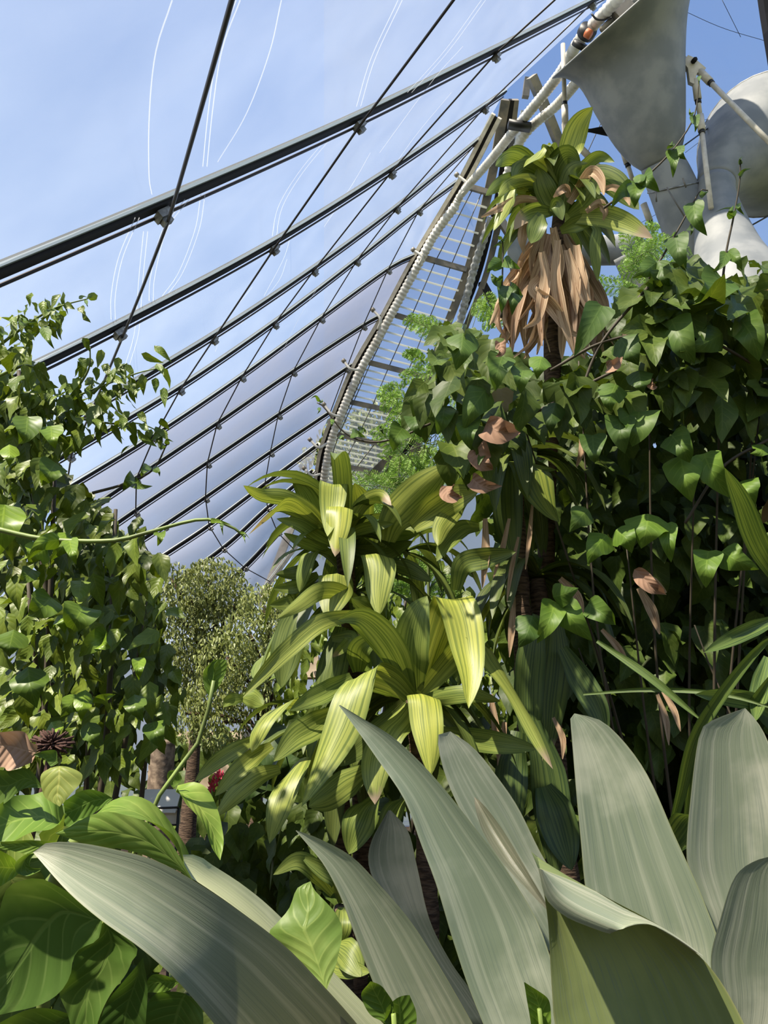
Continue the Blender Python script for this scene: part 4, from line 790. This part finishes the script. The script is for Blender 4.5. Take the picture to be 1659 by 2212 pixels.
bl([(835, 2175), (830, 2230), (860, 2290)], [(885, 2150), (900, 2200), (880, 2290)], 1.0, 1.0, .2, (.9, 1, .7, 0), conv=lambda p: p, par=VS2)
VS3 = thing('vine_shoot', at(1180, 2320, .9), 'bright green leaf shoot at the bottom edge, against the striped blade', 'climbing plant')
MB().tube([at(1180, 2320, .9), at(1165, 2180, .9)], .003, 6).build('stem', M['stem'], VS3)
bl([(1132, 2122), (1140, 2170), (1150, 2230)], [(1134, 2122), (1185, 2160), (1190, 2225)], .9, .9, .15, (1.05, 1.15, .7, 0), conv=lambda p: p, par=VS3)
VS4 = thing('striped_seedling', at(725, 2300, 2.0) * np.array([1, 1, 0]), 'low striped yellow-green rosette behind the oval leaf', 'dracaena')
cane(VS4, [at(725, 2300, 2.0) * np.array([1, 1, 0]), at(728, 2200, 2.0), at(735, 1960, 1.98)], .022)
straps(VS4, lambda p: p, 1.0, [([(720, 1930), (680, 1880), (640, 1860), (590, 1890)], 42, 2.0, 1.95, 1.9, None, (.7, .75, .65, 0), 0), ([(740, 1950), (730, 1900), (700, 1880), (650, 1850)], 40, 2.0, 1.95, 1.95, None, (.55, .62, .55, 0), 0), ([(720, 2040), (750, 2060), (780, 2110)], 60, 1.9, 1.85, 1.8, None, (.7, .75, .65, 0), 0), ([(700, 2080), (740, 2090), (800, 2100)], 40, 1.9, 1.85, 1.8, None, (.7, .75, .65, 0), 0), ([(740, 1960), (740, 2000), (735, 2040)], 40, 1.95, 1.9, 1.9, None, (.7, .75, .65, 0), 0)], 'drac')
# dry leaf + seed head at the left edge
DL = thing('dried_leaf', at(40, 1660, 1.2), 'crumpled pinkish brown dry leaf at the left edge', 'dead leaf')
bl([(-20, 1570), (20, 1575), (50, 1590), (82, 1608)], [(-20, 1660), (10, 1660), (45, 1658), (66, 1650)], 1.2, 1.2, .2, (1, 1, 1, 0), 'dried', lambda p: p, DL, .2)
GL = thing('faded_leaf', at(30, 1720, 1.2), 'faded grey-green leaf below the dry brown leaf', 'leaf')
bl([(-20, 1660), (20, 1665), (60, 1660), (92, 1700)], [(-20, 1740), (10, 1735), (50, 1705), (93, 1702)], 1.2, 1.2, .1, (1.0, 1.05, 1.1, 0), 'vine', lambda p: p, GL)
bl([(72, 1630), (95, 1622), (120, 1622), (125, 1645)], [(75, 1632), (95, 1640), (110, 1655), (126, 1648)], 1.2, 1.2, .1, (1.0, 1.1, 1.1, 0), 'vine', lambda p: p, GL)
SH = MB(); c = at(112, 1608, 1.6)
for i in range(150):
    d = rdir(1, (0, 0, .15), 1)[0]; SH.tube([c + d * .008, c + d * np.array([.045, .04, .03]) * (.7 + .5 * RS.rand())], .0022, 4)
SH.tube(spl([c, c + np.array([-.05, .05, -.5]), np.array([c[0] - .1, c[1] + .1, 0])], 12), .006, 6)
tag(SH.build('seed_head', plain('seed_brown', hexl(72, 48, 40), .9)), 'dark brown spiky seed head above the yellowed leaf', 'seed head')

# ================================================================ foliage masses
def branches(mb, root, ends, r):
    for e_ in ends:
        a = np.asarray(root, float); b = np.asarray(e_, float); m = (a + b) / 2 + np.array([.1 * RS.randn(), .1 * RS.randn(), .12]); mb.tube(spl([a, m, b], 14), np.linspace(r, r * .35, 14), 6)
    return mb
# right vine mass
vr = at(1480, 1900, 3.6); vr[2] = 0
VN = thing('vine', vr, 'dense heart-leaved vine covering the whole right side', 'vine')
TOP = [(905, 860), (935, 770), (985, 705), (1040, 690), (1095, 790), (1180, 815), (1300, 790), (1330, 680), (1390, 610), (1460, 560), (1540, 610), (1610, 600), (1860, 590), (1860, 880), (1500, 860), (1380, 850), (1270, 870), (1150, 870), (1080, 960), (980, 990), (930, 930)]
LOW = [(1060, 900), (1300, 820), (1500, 820), (1880, 840), (1880, 1620), (1480, 1640), (1320, 1600), (1240, 1500), (1140, 1400), (1080, 1250), (1040, 1080)]
mass(MB(), TOP, 430, 2.75, 3.5, .19, .62, tl=.62, th=1.08, dead=.015, sp=.5).build('sunny_foliage', M['vine'], VN)
mass(MB(), [(960, 690), (1060, 720), (1100, 810), (1290, 800), (1330, 660), (1480, 570), (1880, 570), (1880, 780), (1300, 850), (1000, 850)], 560, 3.4, 5.4, .21, .66, tl=.58, th=1.0, sp=.5).build('canopy_foliage', M['vine'], VN)
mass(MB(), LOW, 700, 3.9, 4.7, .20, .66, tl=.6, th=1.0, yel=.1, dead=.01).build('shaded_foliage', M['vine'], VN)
mass(MB(), [(1000, 760), (1900, 640), (1900, 2000), (1150, 2000), (1100, 1300)], 1200, 4.6, 5.8, .32, .8, tl=.4, th=.7, yel=.1).build('inner_foliage', M['vine'], VN)  # darker tint puts the recess shade into the leaf colour
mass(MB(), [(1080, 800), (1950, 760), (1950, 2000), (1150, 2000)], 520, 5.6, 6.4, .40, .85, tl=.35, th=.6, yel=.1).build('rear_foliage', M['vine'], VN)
tw = branches(MB(), vr + np.array([0, 0, .05]), [at(x, y, 3.4) for x, y in ((1100, 820), (1250, 780), (1400, 700), (1560, 660), (1640, 900), (1500, 1000), (1350, 1150), (1250, 1400), (1500, 1350), (1640, 700))], .010)
for pts in ([(1190, 800), (1300, 740), (1420, 720), (1530, 735), (1650, 800)], [(1140, 900), (1250, 840), (1330, 800)], [(1400, 620), (1300, 740), (1250, 860)], [(1480, 1130), (1560, 1010), (1659, 950)]):
    tw.tube(spl([at(x, y, 2.8) for x, y in pts], 16), .006, 6)
tw.build('stem', M['twig'], VN)
def hleaf(par, a, b, w, d, tint, kind='heart', mat='vine', roll=0, dt=-.05, name='leaf'):
    m_ = ((a[0] + b[0]) / 2 + 4 * RS.randn(), (a[1] + b[1]) / 2 + 4 * RS.randn())
    ribbon(MB(), [(*a, d), (*m_, d + dt - .02), (*b, d + dt)], w, kind=kind, nu=14, nv=9, fold=.28, roll=roll, tint=tint, crink=.07, flip=RS.choice([-1, 1])).build(name, M[mat], par)
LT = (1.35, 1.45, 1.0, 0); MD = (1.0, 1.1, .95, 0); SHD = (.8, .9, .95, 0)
for a, b, w, tn in [((1200, 1300), (1160, 1390), 52, LT), ((1205, 1300), (1280, 1385), 62, LT), ((1270, 1305), (1330, 1350), 50, MD), ((1150, 1330), (1120, 1400), 60, SHD), ((1195, 1290), (1250, 1270), 50, MD),
                    ((1400, 1110), (1385, 1185), 88, LT), ((1310, 1155), (1270, 1220), 58, LT), ((1330, 1145), (1365, 1195), 56, LT), ((1440, 1130), (1450, 1215), 40, LT), ((1530, 1190), (1525, 1270), 56, LT), ((1560, 1190), (1640, 1230), 58, LT),
                    ((1470, 985), (1495, 1085), 74, LT), ((1520, 980), (1575, 1075), 60, LT), ((1380, 890), (1365, 965), 80, MD), ((1600, 1040), (1630, 1095), 60, LT), ((1650, 960), (1620, 980), 40, LT), ((1450, 940), (1490, 1000), 60, MD),
                    ((1270, 1100), (1230, 1150), 52, (.9, .95, .95, 0)), ((1050, 840), (1000, 930), 62, MD), ((1000, 720), (985, 800), 66, MD), ((1085, 770), (1070, 845), 56, MD), ((1130, 800), (1125, 850), 50, MD), ((1170, 770), (1160, 820), 46, LT), ((960, 880), (945, 940), 50, MD), ((1010, 900), (1015, 970), 52, MD),
                    ((1300, 660), (1240, 770), 60, SHD), ((1330, 830), (1320, 890), 56, MD), ((1380, 800), (1390, 850), 52, SHD), ((1560, 720), (1480, 760), 60, MD), ((1450, 690), (1500, 790), 70, MD), ((1600, 690), (1640, 780), 66, MD), ((1560, 600), (1500, 660), 80, MD), ((1340, 730), (1380, 790), 60, SHD),
                    ((1200, 870), (1190, 940), 46, DK), ((1280, 940), (1285, 1000), 54, SHD), ((1340, 900), (1350, 980), 60, SHD)]:
    hleaf(VN, a, b, w * 1.15, 2.75, tn)
for a, b, w in (((1050, 915), (1125, 935), 60), ((1030, 970), (1065, 1015), 50), ((1020, 1035), (1085, 1050), 34), ((965, 1050), (1000, 1075), 36), ((1310, 790), (1345, 770), 26), ((1400, 820), (1420, 835), 20), ((1370, 1230), (1440, 1285), 36), ((1080, 740), (1070, 770), 24)):
    ribbon(MB(), [(*a, 2.72), ((a[0] + b[0]) / 2 + 6 * RS.randn(), (a[1] + b[1]) / 2 + 8, 2.68), (*b, 2.7)], w, kind='ovate', nu=18, nv=11, fold=.7, crink=.32, tint=(.85, .78, .72, 0)).build('dry_leaf', M['dried'], VN)
for a, b, w in (((1370, 1240), (1440, 1280), 30), ((1380, 1270), (1425, 1370), 26), ((1300, 1360), (1360, 1440), 18), ((1420, 1500), (1445, 1610), 16), ((1430, 1490), (1470, 1580), 16), ((1255, 940), (1245, 1010), 16)):
    ribbon(MB(), [(*a, 3.1), ((a[0] + b[0]) / 2 + 6, (a[1] + b[1]) / 2, 3.05), (*b, 3.0)], w, kind='dead', nu=10, nv=5, fold=.5, crink=.2, tint=(.9, .85, .8, 0)).build('dry_leaf', M['dead'], VN)
# upright shoots against the sky
def shoot(label, stem, leaves, d, w=.004, name='vine_shoot', mat='vine', smat='twig'):
    t = thing(name, at(*stem[0], d), label, 'climbing plant', 'vine shoots')
    MB().tube(spl([at(x, y, d) for x, y in stem], 20), np.linspace(w * 1.3, w * .6, 20), 6).build('stem', M[smat], t)
    for a, b, ww, tn in leaves: hleaf(t, a, b, ww, d, tn, mat=mat)
    return t
def z5(p): return (1200 + .3166 * p[0], .3166 * p[1])
def Z5(L): return [(z5(a), z5(b), w * .3166, t) for a, b, w, t in L]
shoot('vine shoot climbing towards the plate of the cream tie rods', [z5(p) for p in [(330, 1420), (560, 1250), (720, 1110), (850, 960), (950, 780), (980, 540)]], Z5([((800, 1020), (800, 1215), 100, MD), ((820, 1000), (890, 1090), 110, MD), ((790, 1010), (800, 960), 60, GR), ((950, 790), (950, 905), 70, SHD), ((940, 780), (915, 735), 30, MD), ((600, 1200), (710, 1310), 130, MD), ((560, 1240), (540, 1420), 160, MD), ((520, 1280), (380, 1420), 130, SHD), ((570, 1190), (590, 1280), 90, MD), ((980, 520), (975, 580), 30, MD)]), 2.9)
shoot('vine shoot with two big leaves before the lit pipe of the grey duct', [z5(p) for p in [(640, 1900), (800, 1630), (930, 1400), (990, 1300), (1040, 1300)]], Z5([((940, 1380), (1035, 1610), 140, MD), ((980, 1330), (1045, 1305), 50, MD), ((820, 1610), (890, 1850), 170, SHD), ((910, 1550), (920, 1610), 50, DK), ((700, 1780), (780, 1960), 130, SHD), ((690, 1790), (520, 1900), 150, MD)]), 2.85)
shoot('tall thin vine shoot standing before the cream duct', [z5(p) for p in [(1130, 2000), (1165, 1720), (1215, 1480), (1255, 1250), (1262, 1080)]], Z5([((1170, 1720), (1055, 1870), 90, MD), ((1175, 1715), (1275, 1845), 90, MD), ((1220, 1480), (1215, 1400), 70, MD), ((1260, 1410), (1290, 1470), 50, MD), ((1255, 1200), (1335, 1150), 30, SHD), ((1262, 1120), (1275, 1065), 24, DK), ((1262, 1120), (1250, 1075), 24, DK), ((1200, 1420), (1085, 1450), 14, GR)]), 2.8)
shoot('vine shoot with a star tip left of the dead leaf skirt', [z1(p) for p in [(400, 1500), (405, 1300), (408, 1180), (402, 1120)]], [(z1(a), z1(b), w * .4575, t) for a, b, w, t in [((400, 1230), (330, 1290), 70, MD), ((410, 1230), (490, 1270), 60, MD), ((400, 1330), (350, 1290), 60, SHD), ((400, 1150), (358, 1170), 26, GR), ((405, 1140), (428, 1120), 24, GR), ((400, 1130), (390, 1108), 20, GR), ((420, 1350), (400, 1480), 80, SHD), ((470, 1370), (450, 1490), 80, SHD), ((440, 1360), (500, 1400), 60, DK)]], 2.95)
shoot('thin vine shoot trailing left across the ladder window', [(930, 915), (860, 945), (800, 955), (745, 935), (700, 880), (685, 870)], [((870, 925), (850, 975), 55, MD), ((895, 900), (910, 945), 48, SHD), ((775, 930), (790, 935), 18, MD), ((760, 935), (790, 945), 24, MD), ((735, 940), (745, 950), 16, LT), ((718, 905), (715, 920), 10, LT), ((690, 868), (670, 862), 8, LT), ((690, 868), (695, 862), 8, LT), ((688, 880), (685, 895), 9, MD), ((825, 925), (830, 940), 12, DK)], 2.9)

# left shrub
sl = at(60, 1900, 2.6); sl[2] = 0
LS = thing('climbing_shrub', sl, 'dark glossy-leaved climber rising along the left edge', 'climbing plant')
PL = [(-20, 760), (40, 730), (90, 780), (110, 880), (120, 960), (175, 1040), (250, 1050), (300, 1110), (345, 1180), (355, 1260), (375, 1400), (405, 1480), (380, 1545), (300, 1625), (200, 1655), (60, 1640), (-20, 1640)]
PL2 = [(-20, 900), (100, 960), (240, 1080), (330, 1200), (350, 1400), (360, 1490), (260, 1600), (100, 1660), (-20, 1680)]
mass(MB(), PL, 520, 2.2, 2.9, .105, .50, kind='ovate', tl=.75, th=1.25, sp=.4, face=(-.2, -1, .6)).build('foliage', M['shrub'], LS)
mass(MB(), PL2, 620, 2.9, 3.7, .14, .55, kind='ovate', tl=.4, th=.75, sp=.4).build('inner_foliage', M['shrub'], LS)  # lower tint paints the shade inside the shrub
branches(MB(), sl, [at(x, y, 2.7) for x, y in ((40, 800), (120, 1000), (250, 1100), (320, 1300), (200, 1450), (60, 1250), (330, 1500))], .02).build('stem', M['twig'], LS)
for a, b, w, tn in [((180, 1310), (150, 1370), 80, MD), ((110, 1290), (60, 1330), 70, MD), ((125, 1330), (140, 1370), 50, LT), ((210, 1380), (240, 1400), 50, LT), ((300, 1420), (300, 1470), 30, LT), ((235, 1370), (170, 1420), 50, MD), ((10, 1090), (0, 1200), 90, LT), ((145, 1150), (110, 1210), 52, LT), ((70, 1230), (40, 1260), 40, MD), ((100, 1180), (60, 1220), 60, LT),
                    ((290, 1500), (310, 1560), 50, SHD), ((170, 1500), (130, 1550), 46, MD), ((110, 1560), (130, 1590), 40, LT), ((60, 1440), (80, 1530), 80, SHD), ((30, 1360), (20, 1420), 70, SHD), ((120, 1000), (90, 1050), 60, MD), ((20, 960), (20, 1010), 40, LT), ((110, 920), (120, 970), 50, LT), ((60, 900), (40, 960), 60, MD), ((190, 1560), (215, 1620), 44, SHD), ((330, 1560), (350, 1620), 50, SHD), ((185, 1490), (175, 1560), 40, LT), ((220, 1520), (250, 1500), 40, LT)]:
    hleaf(LS, a, b, w, 2.15, tn, 'ovate', 'shrub')
# airy upper branch with small leaves
US = thing('climbing_shrub', at(-30, 1000, 2.5), 'airy light green branch with small pointed leaves reaching right at the upper left', 'climbing plant')
bs = [[(-30, 950), (60, 880), (150, 860), (230, 830), (300, 805), (345, 795)], [(60, 880), (150, 900), (240, 915), (300, 915), (350, 935)], [(-20, 760), (60, 700), (120, 665), (190, 645)], [(-20, 820), (60, 790), (110, 830), (130, 900)], [(150, 860), (190, 800), (195, 750)], [(200, 850), (250, 800), (275, 785)], [(20, 730), (38, 690), (40, 680)], [(90, 690), (110, 670), (112, 662)]]
tb = MB(); pos = []; dr = []
for b_ in bs:
    S = spl([at(x, y, 2.4) for x, y in b_], 24); tb.tube(S, np.linspace(.006, .002, 24), 5)
    for i in range(2, 24):
        for _ in range(3 if len(b_) > 4 else 1):
            if RS.rand() < .85: pos.append(S[i] + .03 * RS.randn(3)); dr.append(np.array([.5 * RS.randn() + .2, .4 * RS.randn(), -.8]))
tb.build('stem', M['stem'], US); pos = np.array(pos); n = len(pos)
scatter(MB(), pos, .06 * (.7 + .7 * RS.rand(n)), .027, np.array(dr), rdir(n, (0, -1, .5), .6), 'ovate', 7, 5, tints=leaf_tints(n, .9, 1.5, .25)).build('foliage', M['shrub'], US)
for a, b, w in (((40, 690), (82, 695), 18), ((95, 705), (118, 755), 24), ((60, 730), (80, 720), 18), ((10, 715), (0, 735), 20), ((125, 675), (122, 690), 12), ((185, 648), (190, 664), 8), ((170, 645), (190, 643), 8), ((115, 665), (100, 668), 8), ((40, 690), (38, 675), 8)): hleaf(US, a, b, w, 2.35, MD, 'ovate', 'shrub')
mass(MB(), [(-20, 820), (60, 800), (130, 850), (240, 850), (230, 900), (140, 960), (-20, 960)], 150, 2.3, 2.7, .085, .5, kind='ovate', tl=.9, th=1.4).build('foliage', M['shrub'], US)
shoot('long arching stem reaching from the left edge across the grey film', [(-20, 1140), (100, 1165), (240, 1168), (320, 1150), (400, 1128), (450, 1122), (500, 1138), (530, 1160)], [((345, 1150), (340, 1180), 28, MD), ((455, 1124), (500, 1134), 12, LT), ((480, 1130), (482, 1158), 10, MD), ((520, 1150), (540, 1165), 6, LT), ((525, 1155), (530, 1175), 5, LT), ((130, 1165), (60, 1210), 40, LT), ((150, 1165), (165, 1220), 36, LT)], 1.9, .006, mat='shrub', smat='stem')
shoot('short vine tip crossing the grey film beside the left climber', [(200, 1065), (270, 1045), (330, 1015), (360, 960)], [((290, 1030), (265, 1060), 34, SHD), ((285, 1040), (330, 1050), 26, SHD), ((330, 1010), (345, 1030), 16, SHD), ((320, 1005), (305, 1030), 22, SHD), ((355, 960), (340, 955), 12, GR), ((360, 962), (375, 955), 12, GR)], 2.4, mat='shrub')

# fig trees in the middle distance
def tree(label, blobs, trunk, n, leaf, mat='fig', tl=.7, th=1.3, name='fig_tree', cat='tree', kind='lance', wd=.4):
    t = thing(name, trunk[0], label, cat, 'small-leaved trees')
    MB().tube(spl(trunk, 14), np.linspace(.14, .05, 14), 8).build('trunk', M['bark'], t)
    br = MB(); P = []
    tot = sum(r * r for *_, r in blobs)
    for x, y, d, r in blobs:
        c = at(x, y, d); k = int(n * r * r / tot); v = rdir(k, (0, 0, 0), 1) * (r * (.55 + .5 * RS.rand(k, 1) ** .5)); P.append(c + v * np.array([1, 1, .95]))
        br.tube(spl([trunk[-1], (trunk[-1] + c) / 2 + .1, c], 8), .02, 5)
    br.build('branch', M['bark'], t); P = np.vstack(P); m = len(P)
    scatter(MB(), P, leaf * (.7 + .6 * RS.rand(m)), leaf * wd, rdir(m, (.1, -.1, -1), .45), rdir(m, (-.3, -.7, .6), .6), kind, 4, 3, tints=leaf_tints(m, tl, th, .15)).build('foliage', M[mat], t)
    return t
tr0 = at(430, 1500, 9.0); tr0g = tr0.copy(); tr0g[2] = 0
tree('dense small-leaved fig tree in the middle distance below the grey film', [(410, 1290, 9, .38), (460, 1270, 9, .42), (420, 1360, 9, .45), (480, 1340, 9, .42), (450, 1250, 9, .28), (385, 1330, 9, .3), (430, 1420, 9, .4), (400, 1450, 9, .4), (450, 1480, 9, .4), (370, 1250, 9.1, .25), (510, 1290, 9, .28)], [tr0g, tr0], 9500, .065)
tr1 = at(560, 1600, 8.2); tr1g = tr1.copy(); tr1g[2] = 0
tree('paler sunlit fig tree between the denser one and the dracaenas', [(570, 1310, 8.2, .3), (540, 1370, 8.2, .33), (490, 1420, 8.2, .36), (560, 1440, 8.2, .36), (520, 1480, 8.2, .33), (450, 1520, 8.2, .33), (600, 1350, 8.4, .28), (610, 1290, 8.5, .25), (590, 1500, 8.2, .33), (400, 1540, 8.2, .33), (480, 1560, 8.2, .33)], [tr1g, tr1], 7500, .062, tl=.9, th=1.5)
to = at(780, 1250, 27); tog = to.copy(); tog[2] = -.1
tree('leafy tree standing outside, seen through the ladder window', [(770, 970, 27, 1.6), (830, 930, 27, 1.3), (720, 1020, 27, 1.4), (800, 1050, 27, 1.6), (860, 1000, 28, 1.4), (850, 1090, 27, 1.5), (740, 1120, 27, 1.6)], [tog, to], 4200, .30, name='outside_tree', wd=.55)
# hills and undergrowth
UG = MB()
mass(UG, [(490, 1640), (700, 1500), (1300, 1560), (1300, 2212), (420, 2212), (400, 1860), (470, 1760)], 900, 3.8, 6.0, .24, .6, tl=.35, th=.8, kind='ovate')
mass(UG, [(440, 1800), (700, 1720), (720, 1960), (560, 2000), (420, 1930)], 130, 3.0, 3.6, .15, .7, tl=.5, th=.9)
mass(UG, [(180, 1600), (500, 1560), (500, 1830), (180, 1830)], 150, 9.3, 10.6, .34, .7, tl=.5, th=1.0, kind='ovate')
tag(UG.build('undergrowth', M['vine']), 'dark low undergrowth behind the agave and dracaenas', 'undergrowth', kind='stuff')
for lab, ctr, d, n_ in (('big dark rumpled leaf plant behind the pink flowers', (570, 1640), 3.8, 14),):
    q = thing('shade_plant', at(570, 1900, 3.8) * np.array([1, 1, 0]), lab, 'plant')
    for i in range(n_):
        a = (570 + 40 * RS.randn(), 1640 + 30 * RS.randn()); hleaf(q, a, (a[0] + 60 * RS.randn(), a[1] + 60 + 20 * RS.randn()), 60, 3.7, (.5, .6, .7, 0))
bsr = at(820, 1700, 7.0); bsr[2] = 0
BS = thing('background_shrub', bsr, 'mid green shrub filling the gap behind the dracaenas', 'shrub')
mass(MB(), [(640, 1330), (760, 1200), (900, 1180), (1010, 1230), (1080, 1400), (1100, 1640), (700, 1640), (560, 1560)], 900, 6.2, 7.4, .17, .5, kind='ovate', tl=.8, th=1.3).build('foliage', M['shrub'], BS)
branches(MB(), bsr, [at(x, y, 6.8) for x, y in ((760, 1300), (880, 1280), (980, 1350), (680, 1450))], .04).build('stem', M['twig'], BS)
# feathery acacia fronds
def frond(mb, tb, base, tip, d, ln, m=12, sag=.015):
    A, B = at(*base, d), at(*tip, d + .04 * RS.randn()); S = spl([A, (A + B) / 2 + np.array([0, -.01, sag]), B], m); tb.tube(S, .0015, 3, False)
    T = nrm(np.gradient(S, axis=0)); side = nrm(np.cross(T, nrm(FWD + .25 * RS.randn(3)))); P = []; D_ = []
    for i in range(1, m):
        for sg in (-1, 1): P.append(S[i]); D_.append(side[i] * sg + T[i] * .4 + np.array([0, 0, -.1]))
    P = np.array(P); L_ = ln * np.sin(np.linspace(.5, 2.8, len(P))).clip(.4, 1)
    scatter(mb, P, L_, .011 + 0 * L_, np.array(D_), rdir(len(P), -FWD, .3), 'lance', 3, 3, curl=.1, tints=leaf_tints(len(P), .9, 1.4, .2))
def acacia(label, fr, d, ln, root):
    t = thing('feathery_acacia', root, label, 'tree', 'feathery acacias'); mb = MB(); tb = MB()
    for a, b in fr:
        a = np.array(a, float); b = np.array(b, float); v = b - a; l = np.linalg.norm(v); u = v / l; pr = np.array([-u[1], u[0]]); dd = d + .25 * RS.randn()
        tb.tube(spl([at(*a, dd), at(*((a + b) / 2 + (0, -5)), dd), at(*b, dd)], 10), .003, 4, False)
        for k in range(1, 8):
            q = k / 7; p = a + v * q + np.array([0, -5 * math.sin(q * math.pi)])
            for sg in (-1, 1):
                e_ = p + (u * .65 + pr * sg * .75) * l * .36 * (1.1 - .6 * abs(q - .35)) + np.array([0, 4 + 3 * RS.randn()])
                frond(mb, tb, p, e_, dd, ln)
    c = np.mean([at(*a, d) for a, b in fr], 0); tb.tube(spl([np.asarray(root, float), (root + c) / 2, c], 12), np.linspace(.03, .006, 12), 6)
    for a, b in fr: tb.tube(spl([c, (c + at(*a, d)) / 2 + np.array([0, 0, -.1]), at(*a, d)], 6), .003, 4, False)
    tb.build('branch', M['stem'], t); mb.build('foliage', M['fern'], t)
def fans(cx, cy, n, l, a0=120, a1=330):
    L = []; n = max(2, int(n * .42)); l = l * 1.25
    for i in range(n):
        a = math.radians(a0 + (a1 - a0) * RS.rand()); L.append(((cx + 12 * RS.randn(), cy + 12 * RS.randn()), (cx + l * math.cos(a) * (.6 + .6 * RS.rand()), cy - l * math.sin(a) * (.6 + .6 * RS.rand()))))
    return L
gr = at(930, 1500, 5.2); gr[2] = 0
acacia('feathery bright acacia between the ladder window and the vine', fans(930, 800, 8, 60) + fans(890, 870, 8, 55) + fans(960, 720, 8, 55) + fans(1035, 640, 6, 45) + fans(870, 980, 10, 60) + fans(850, 1040, 9, 80, 120, 260) + fans(960, 880, 9, 60) + fans(800, 1060, 6, 55) + fans(930, 960, 10, 70) + fans(890, 1080, 8, 60) + fans(960, 1240, 9, 60) + fans(830, 1150, 7, 50) + fans(1000, 800, 8, 60) + fans(900, 1280, 6, 50), 5.2, .034, gr)
gr2 = at(1400, 1500, 6.0); gr2[2] = 0
acacia('feathery bright acacia sprays before the far small duct', fans(1370, 560, 12, 70, -20, 200) + fans(1420, 590, 10, 60) + fans(1460, 640, 8, 50) + fans(1340, 620, 6, 40) + fans(1480, 560, 8, 60), 6.0, .038, gr2)
# strap blades at the right edge
GB = thing('strap_leaved_plant', at(1700, 2150, 1.9) * np.array([1, 1, 0]), 'thin green strap-leaved plant reaching in from the right edge', 'plant')
for pts, w in (([(1440, 1830), (1470, 1720), (1500, 1600), (1560, 1500), (1640, 1400), (1700, 1360)], 26), ([(1290, 1385), (1400, 1460), (1520, 1560)], 18), ([(1680, 1335), (1600, 1370), (1520, 1410)], 34), ([(1700, 1280), (1640, 1180), (1600, 1080), (1565, 1010)], 48), ([(1700, 1560), (1640, 1520), (1560, 1505), (1500, 1500)], 40), ([(1480, 1790), (1500, 1650), (1520, 1560), (1560, 1500)], 22), ([(1659, 1420), (1640, 1500), (1630, 1560)], 40), ([(1500, 1700), (1600, 1560), (1680, 1440)], 24), ([(1260, 1500), (1400, 1490), (1560, 1500), (1700, 1540)], 10), ([(1440, 1840), (1480, 1780), (1500, 1760)], 60)):
    ribbon(MB(), [(x, y, 2.1 - .1 * i) for i, (x, y) in enumerate(pts)], w, fold=.5, tint=(.75, .85, .8, 0), nu=20, nv=5).build('leaf', M['dracg'], GB)

# ================================================================ small things in the gap at the lower left
TB = thing('sign_stand', at(355, 1960, 3.0) * np.array([1, 1, 0]), 'white slanted information panel on a black frame behind the broad leaves', 'sign')
MB().box(at(346, 1731, 3.0), RIGHT * .078, nrm(UPV * .55 + FWD * .8) * .055, np.cross(RIGHT, nrm(UPV * .55 + FWD * .8)) * .004).build('panel', M['white'], TB, False)
MB().box(at(362, 1764, 2.98), RIGHT * .052, UPV * .030, FWD * .006).build('front_board', M['white'], TB, False)
f_ = MB()
for x in (330, 386): f_.tube([at(x, 1745, 2.96), at(x, 1960, 2.96) * np.array([1, 1, 0])], .006, 6)
f_.tube([at(330, 1746, 2.95), at(386, 1744, 2.95)], .005, 6); f_.tube([at(330, 1782, 2.95), at(386, 1782, 2.95)], .004, 6); f_.build('frame', M['blk'], TB)
pt = at(352, 1760, 7.5); ptg = pt.copy(); ptg[2] = 0
n_ = 60; S = spl([ptg, at(352, 1600, 7.5)], n_)
tag(MB().tube(S,   .13 * (1 + .03 * np.sin(np.arange(n_) * 2.6)), 14).build('palm_trunk', plain('palm_bark', hexl(150, 132, 112), .9, 0, hexl(100, 86, 74), 14, .2, .01)), 'ringed grey palm trunk behind the white panel', 'trunk')
sw = MB().box(at(455, 1690, 11), RIGHT * .75, np.array([0, 0, .75]), np.array([0, .15, 0])).build('stone_wall', M['stone'], None, False); tag(sw, 'tan rendered low wall behind the palm trunk', 'wall')
sw = MB().box(at(672, 1442, 12), RIGHT * .13, np.array([0, 0, .18]), np.array([0, .15, 0])).build('stone_pillar', M['stone'], None, False); tag(sw, 'small sunlit pink stone pillar seen between dracaena leaves', 'pillar')
for lab, (x, y) in (('upper pink flower spike beside the striped leaves', (474, 1680)), ('lower pink flower spike beside the hanging leaf', (458, 1702))):
    fl_ = thing('flower_spike', at(x, y + 60, 3.2), lab, 'flower', 'pink flower spikes'); MB().tube([at(x, y + 60, 3.2), at(x, y, 3.2)], .004, 5).build('stem', M['stem'], fl_)
    P = np.array([at(x + 3 * RS.randn(), y + 8 * RS.randn(), 3.2) for _ in range(26)]); scatter(MB(), P, .028, .012, rdir(26, (0, -.3, 1), .6), rdir(26, (0, -1, 0), .4), 'lance', 5, 3).build('petals', M['pink'], fl_)
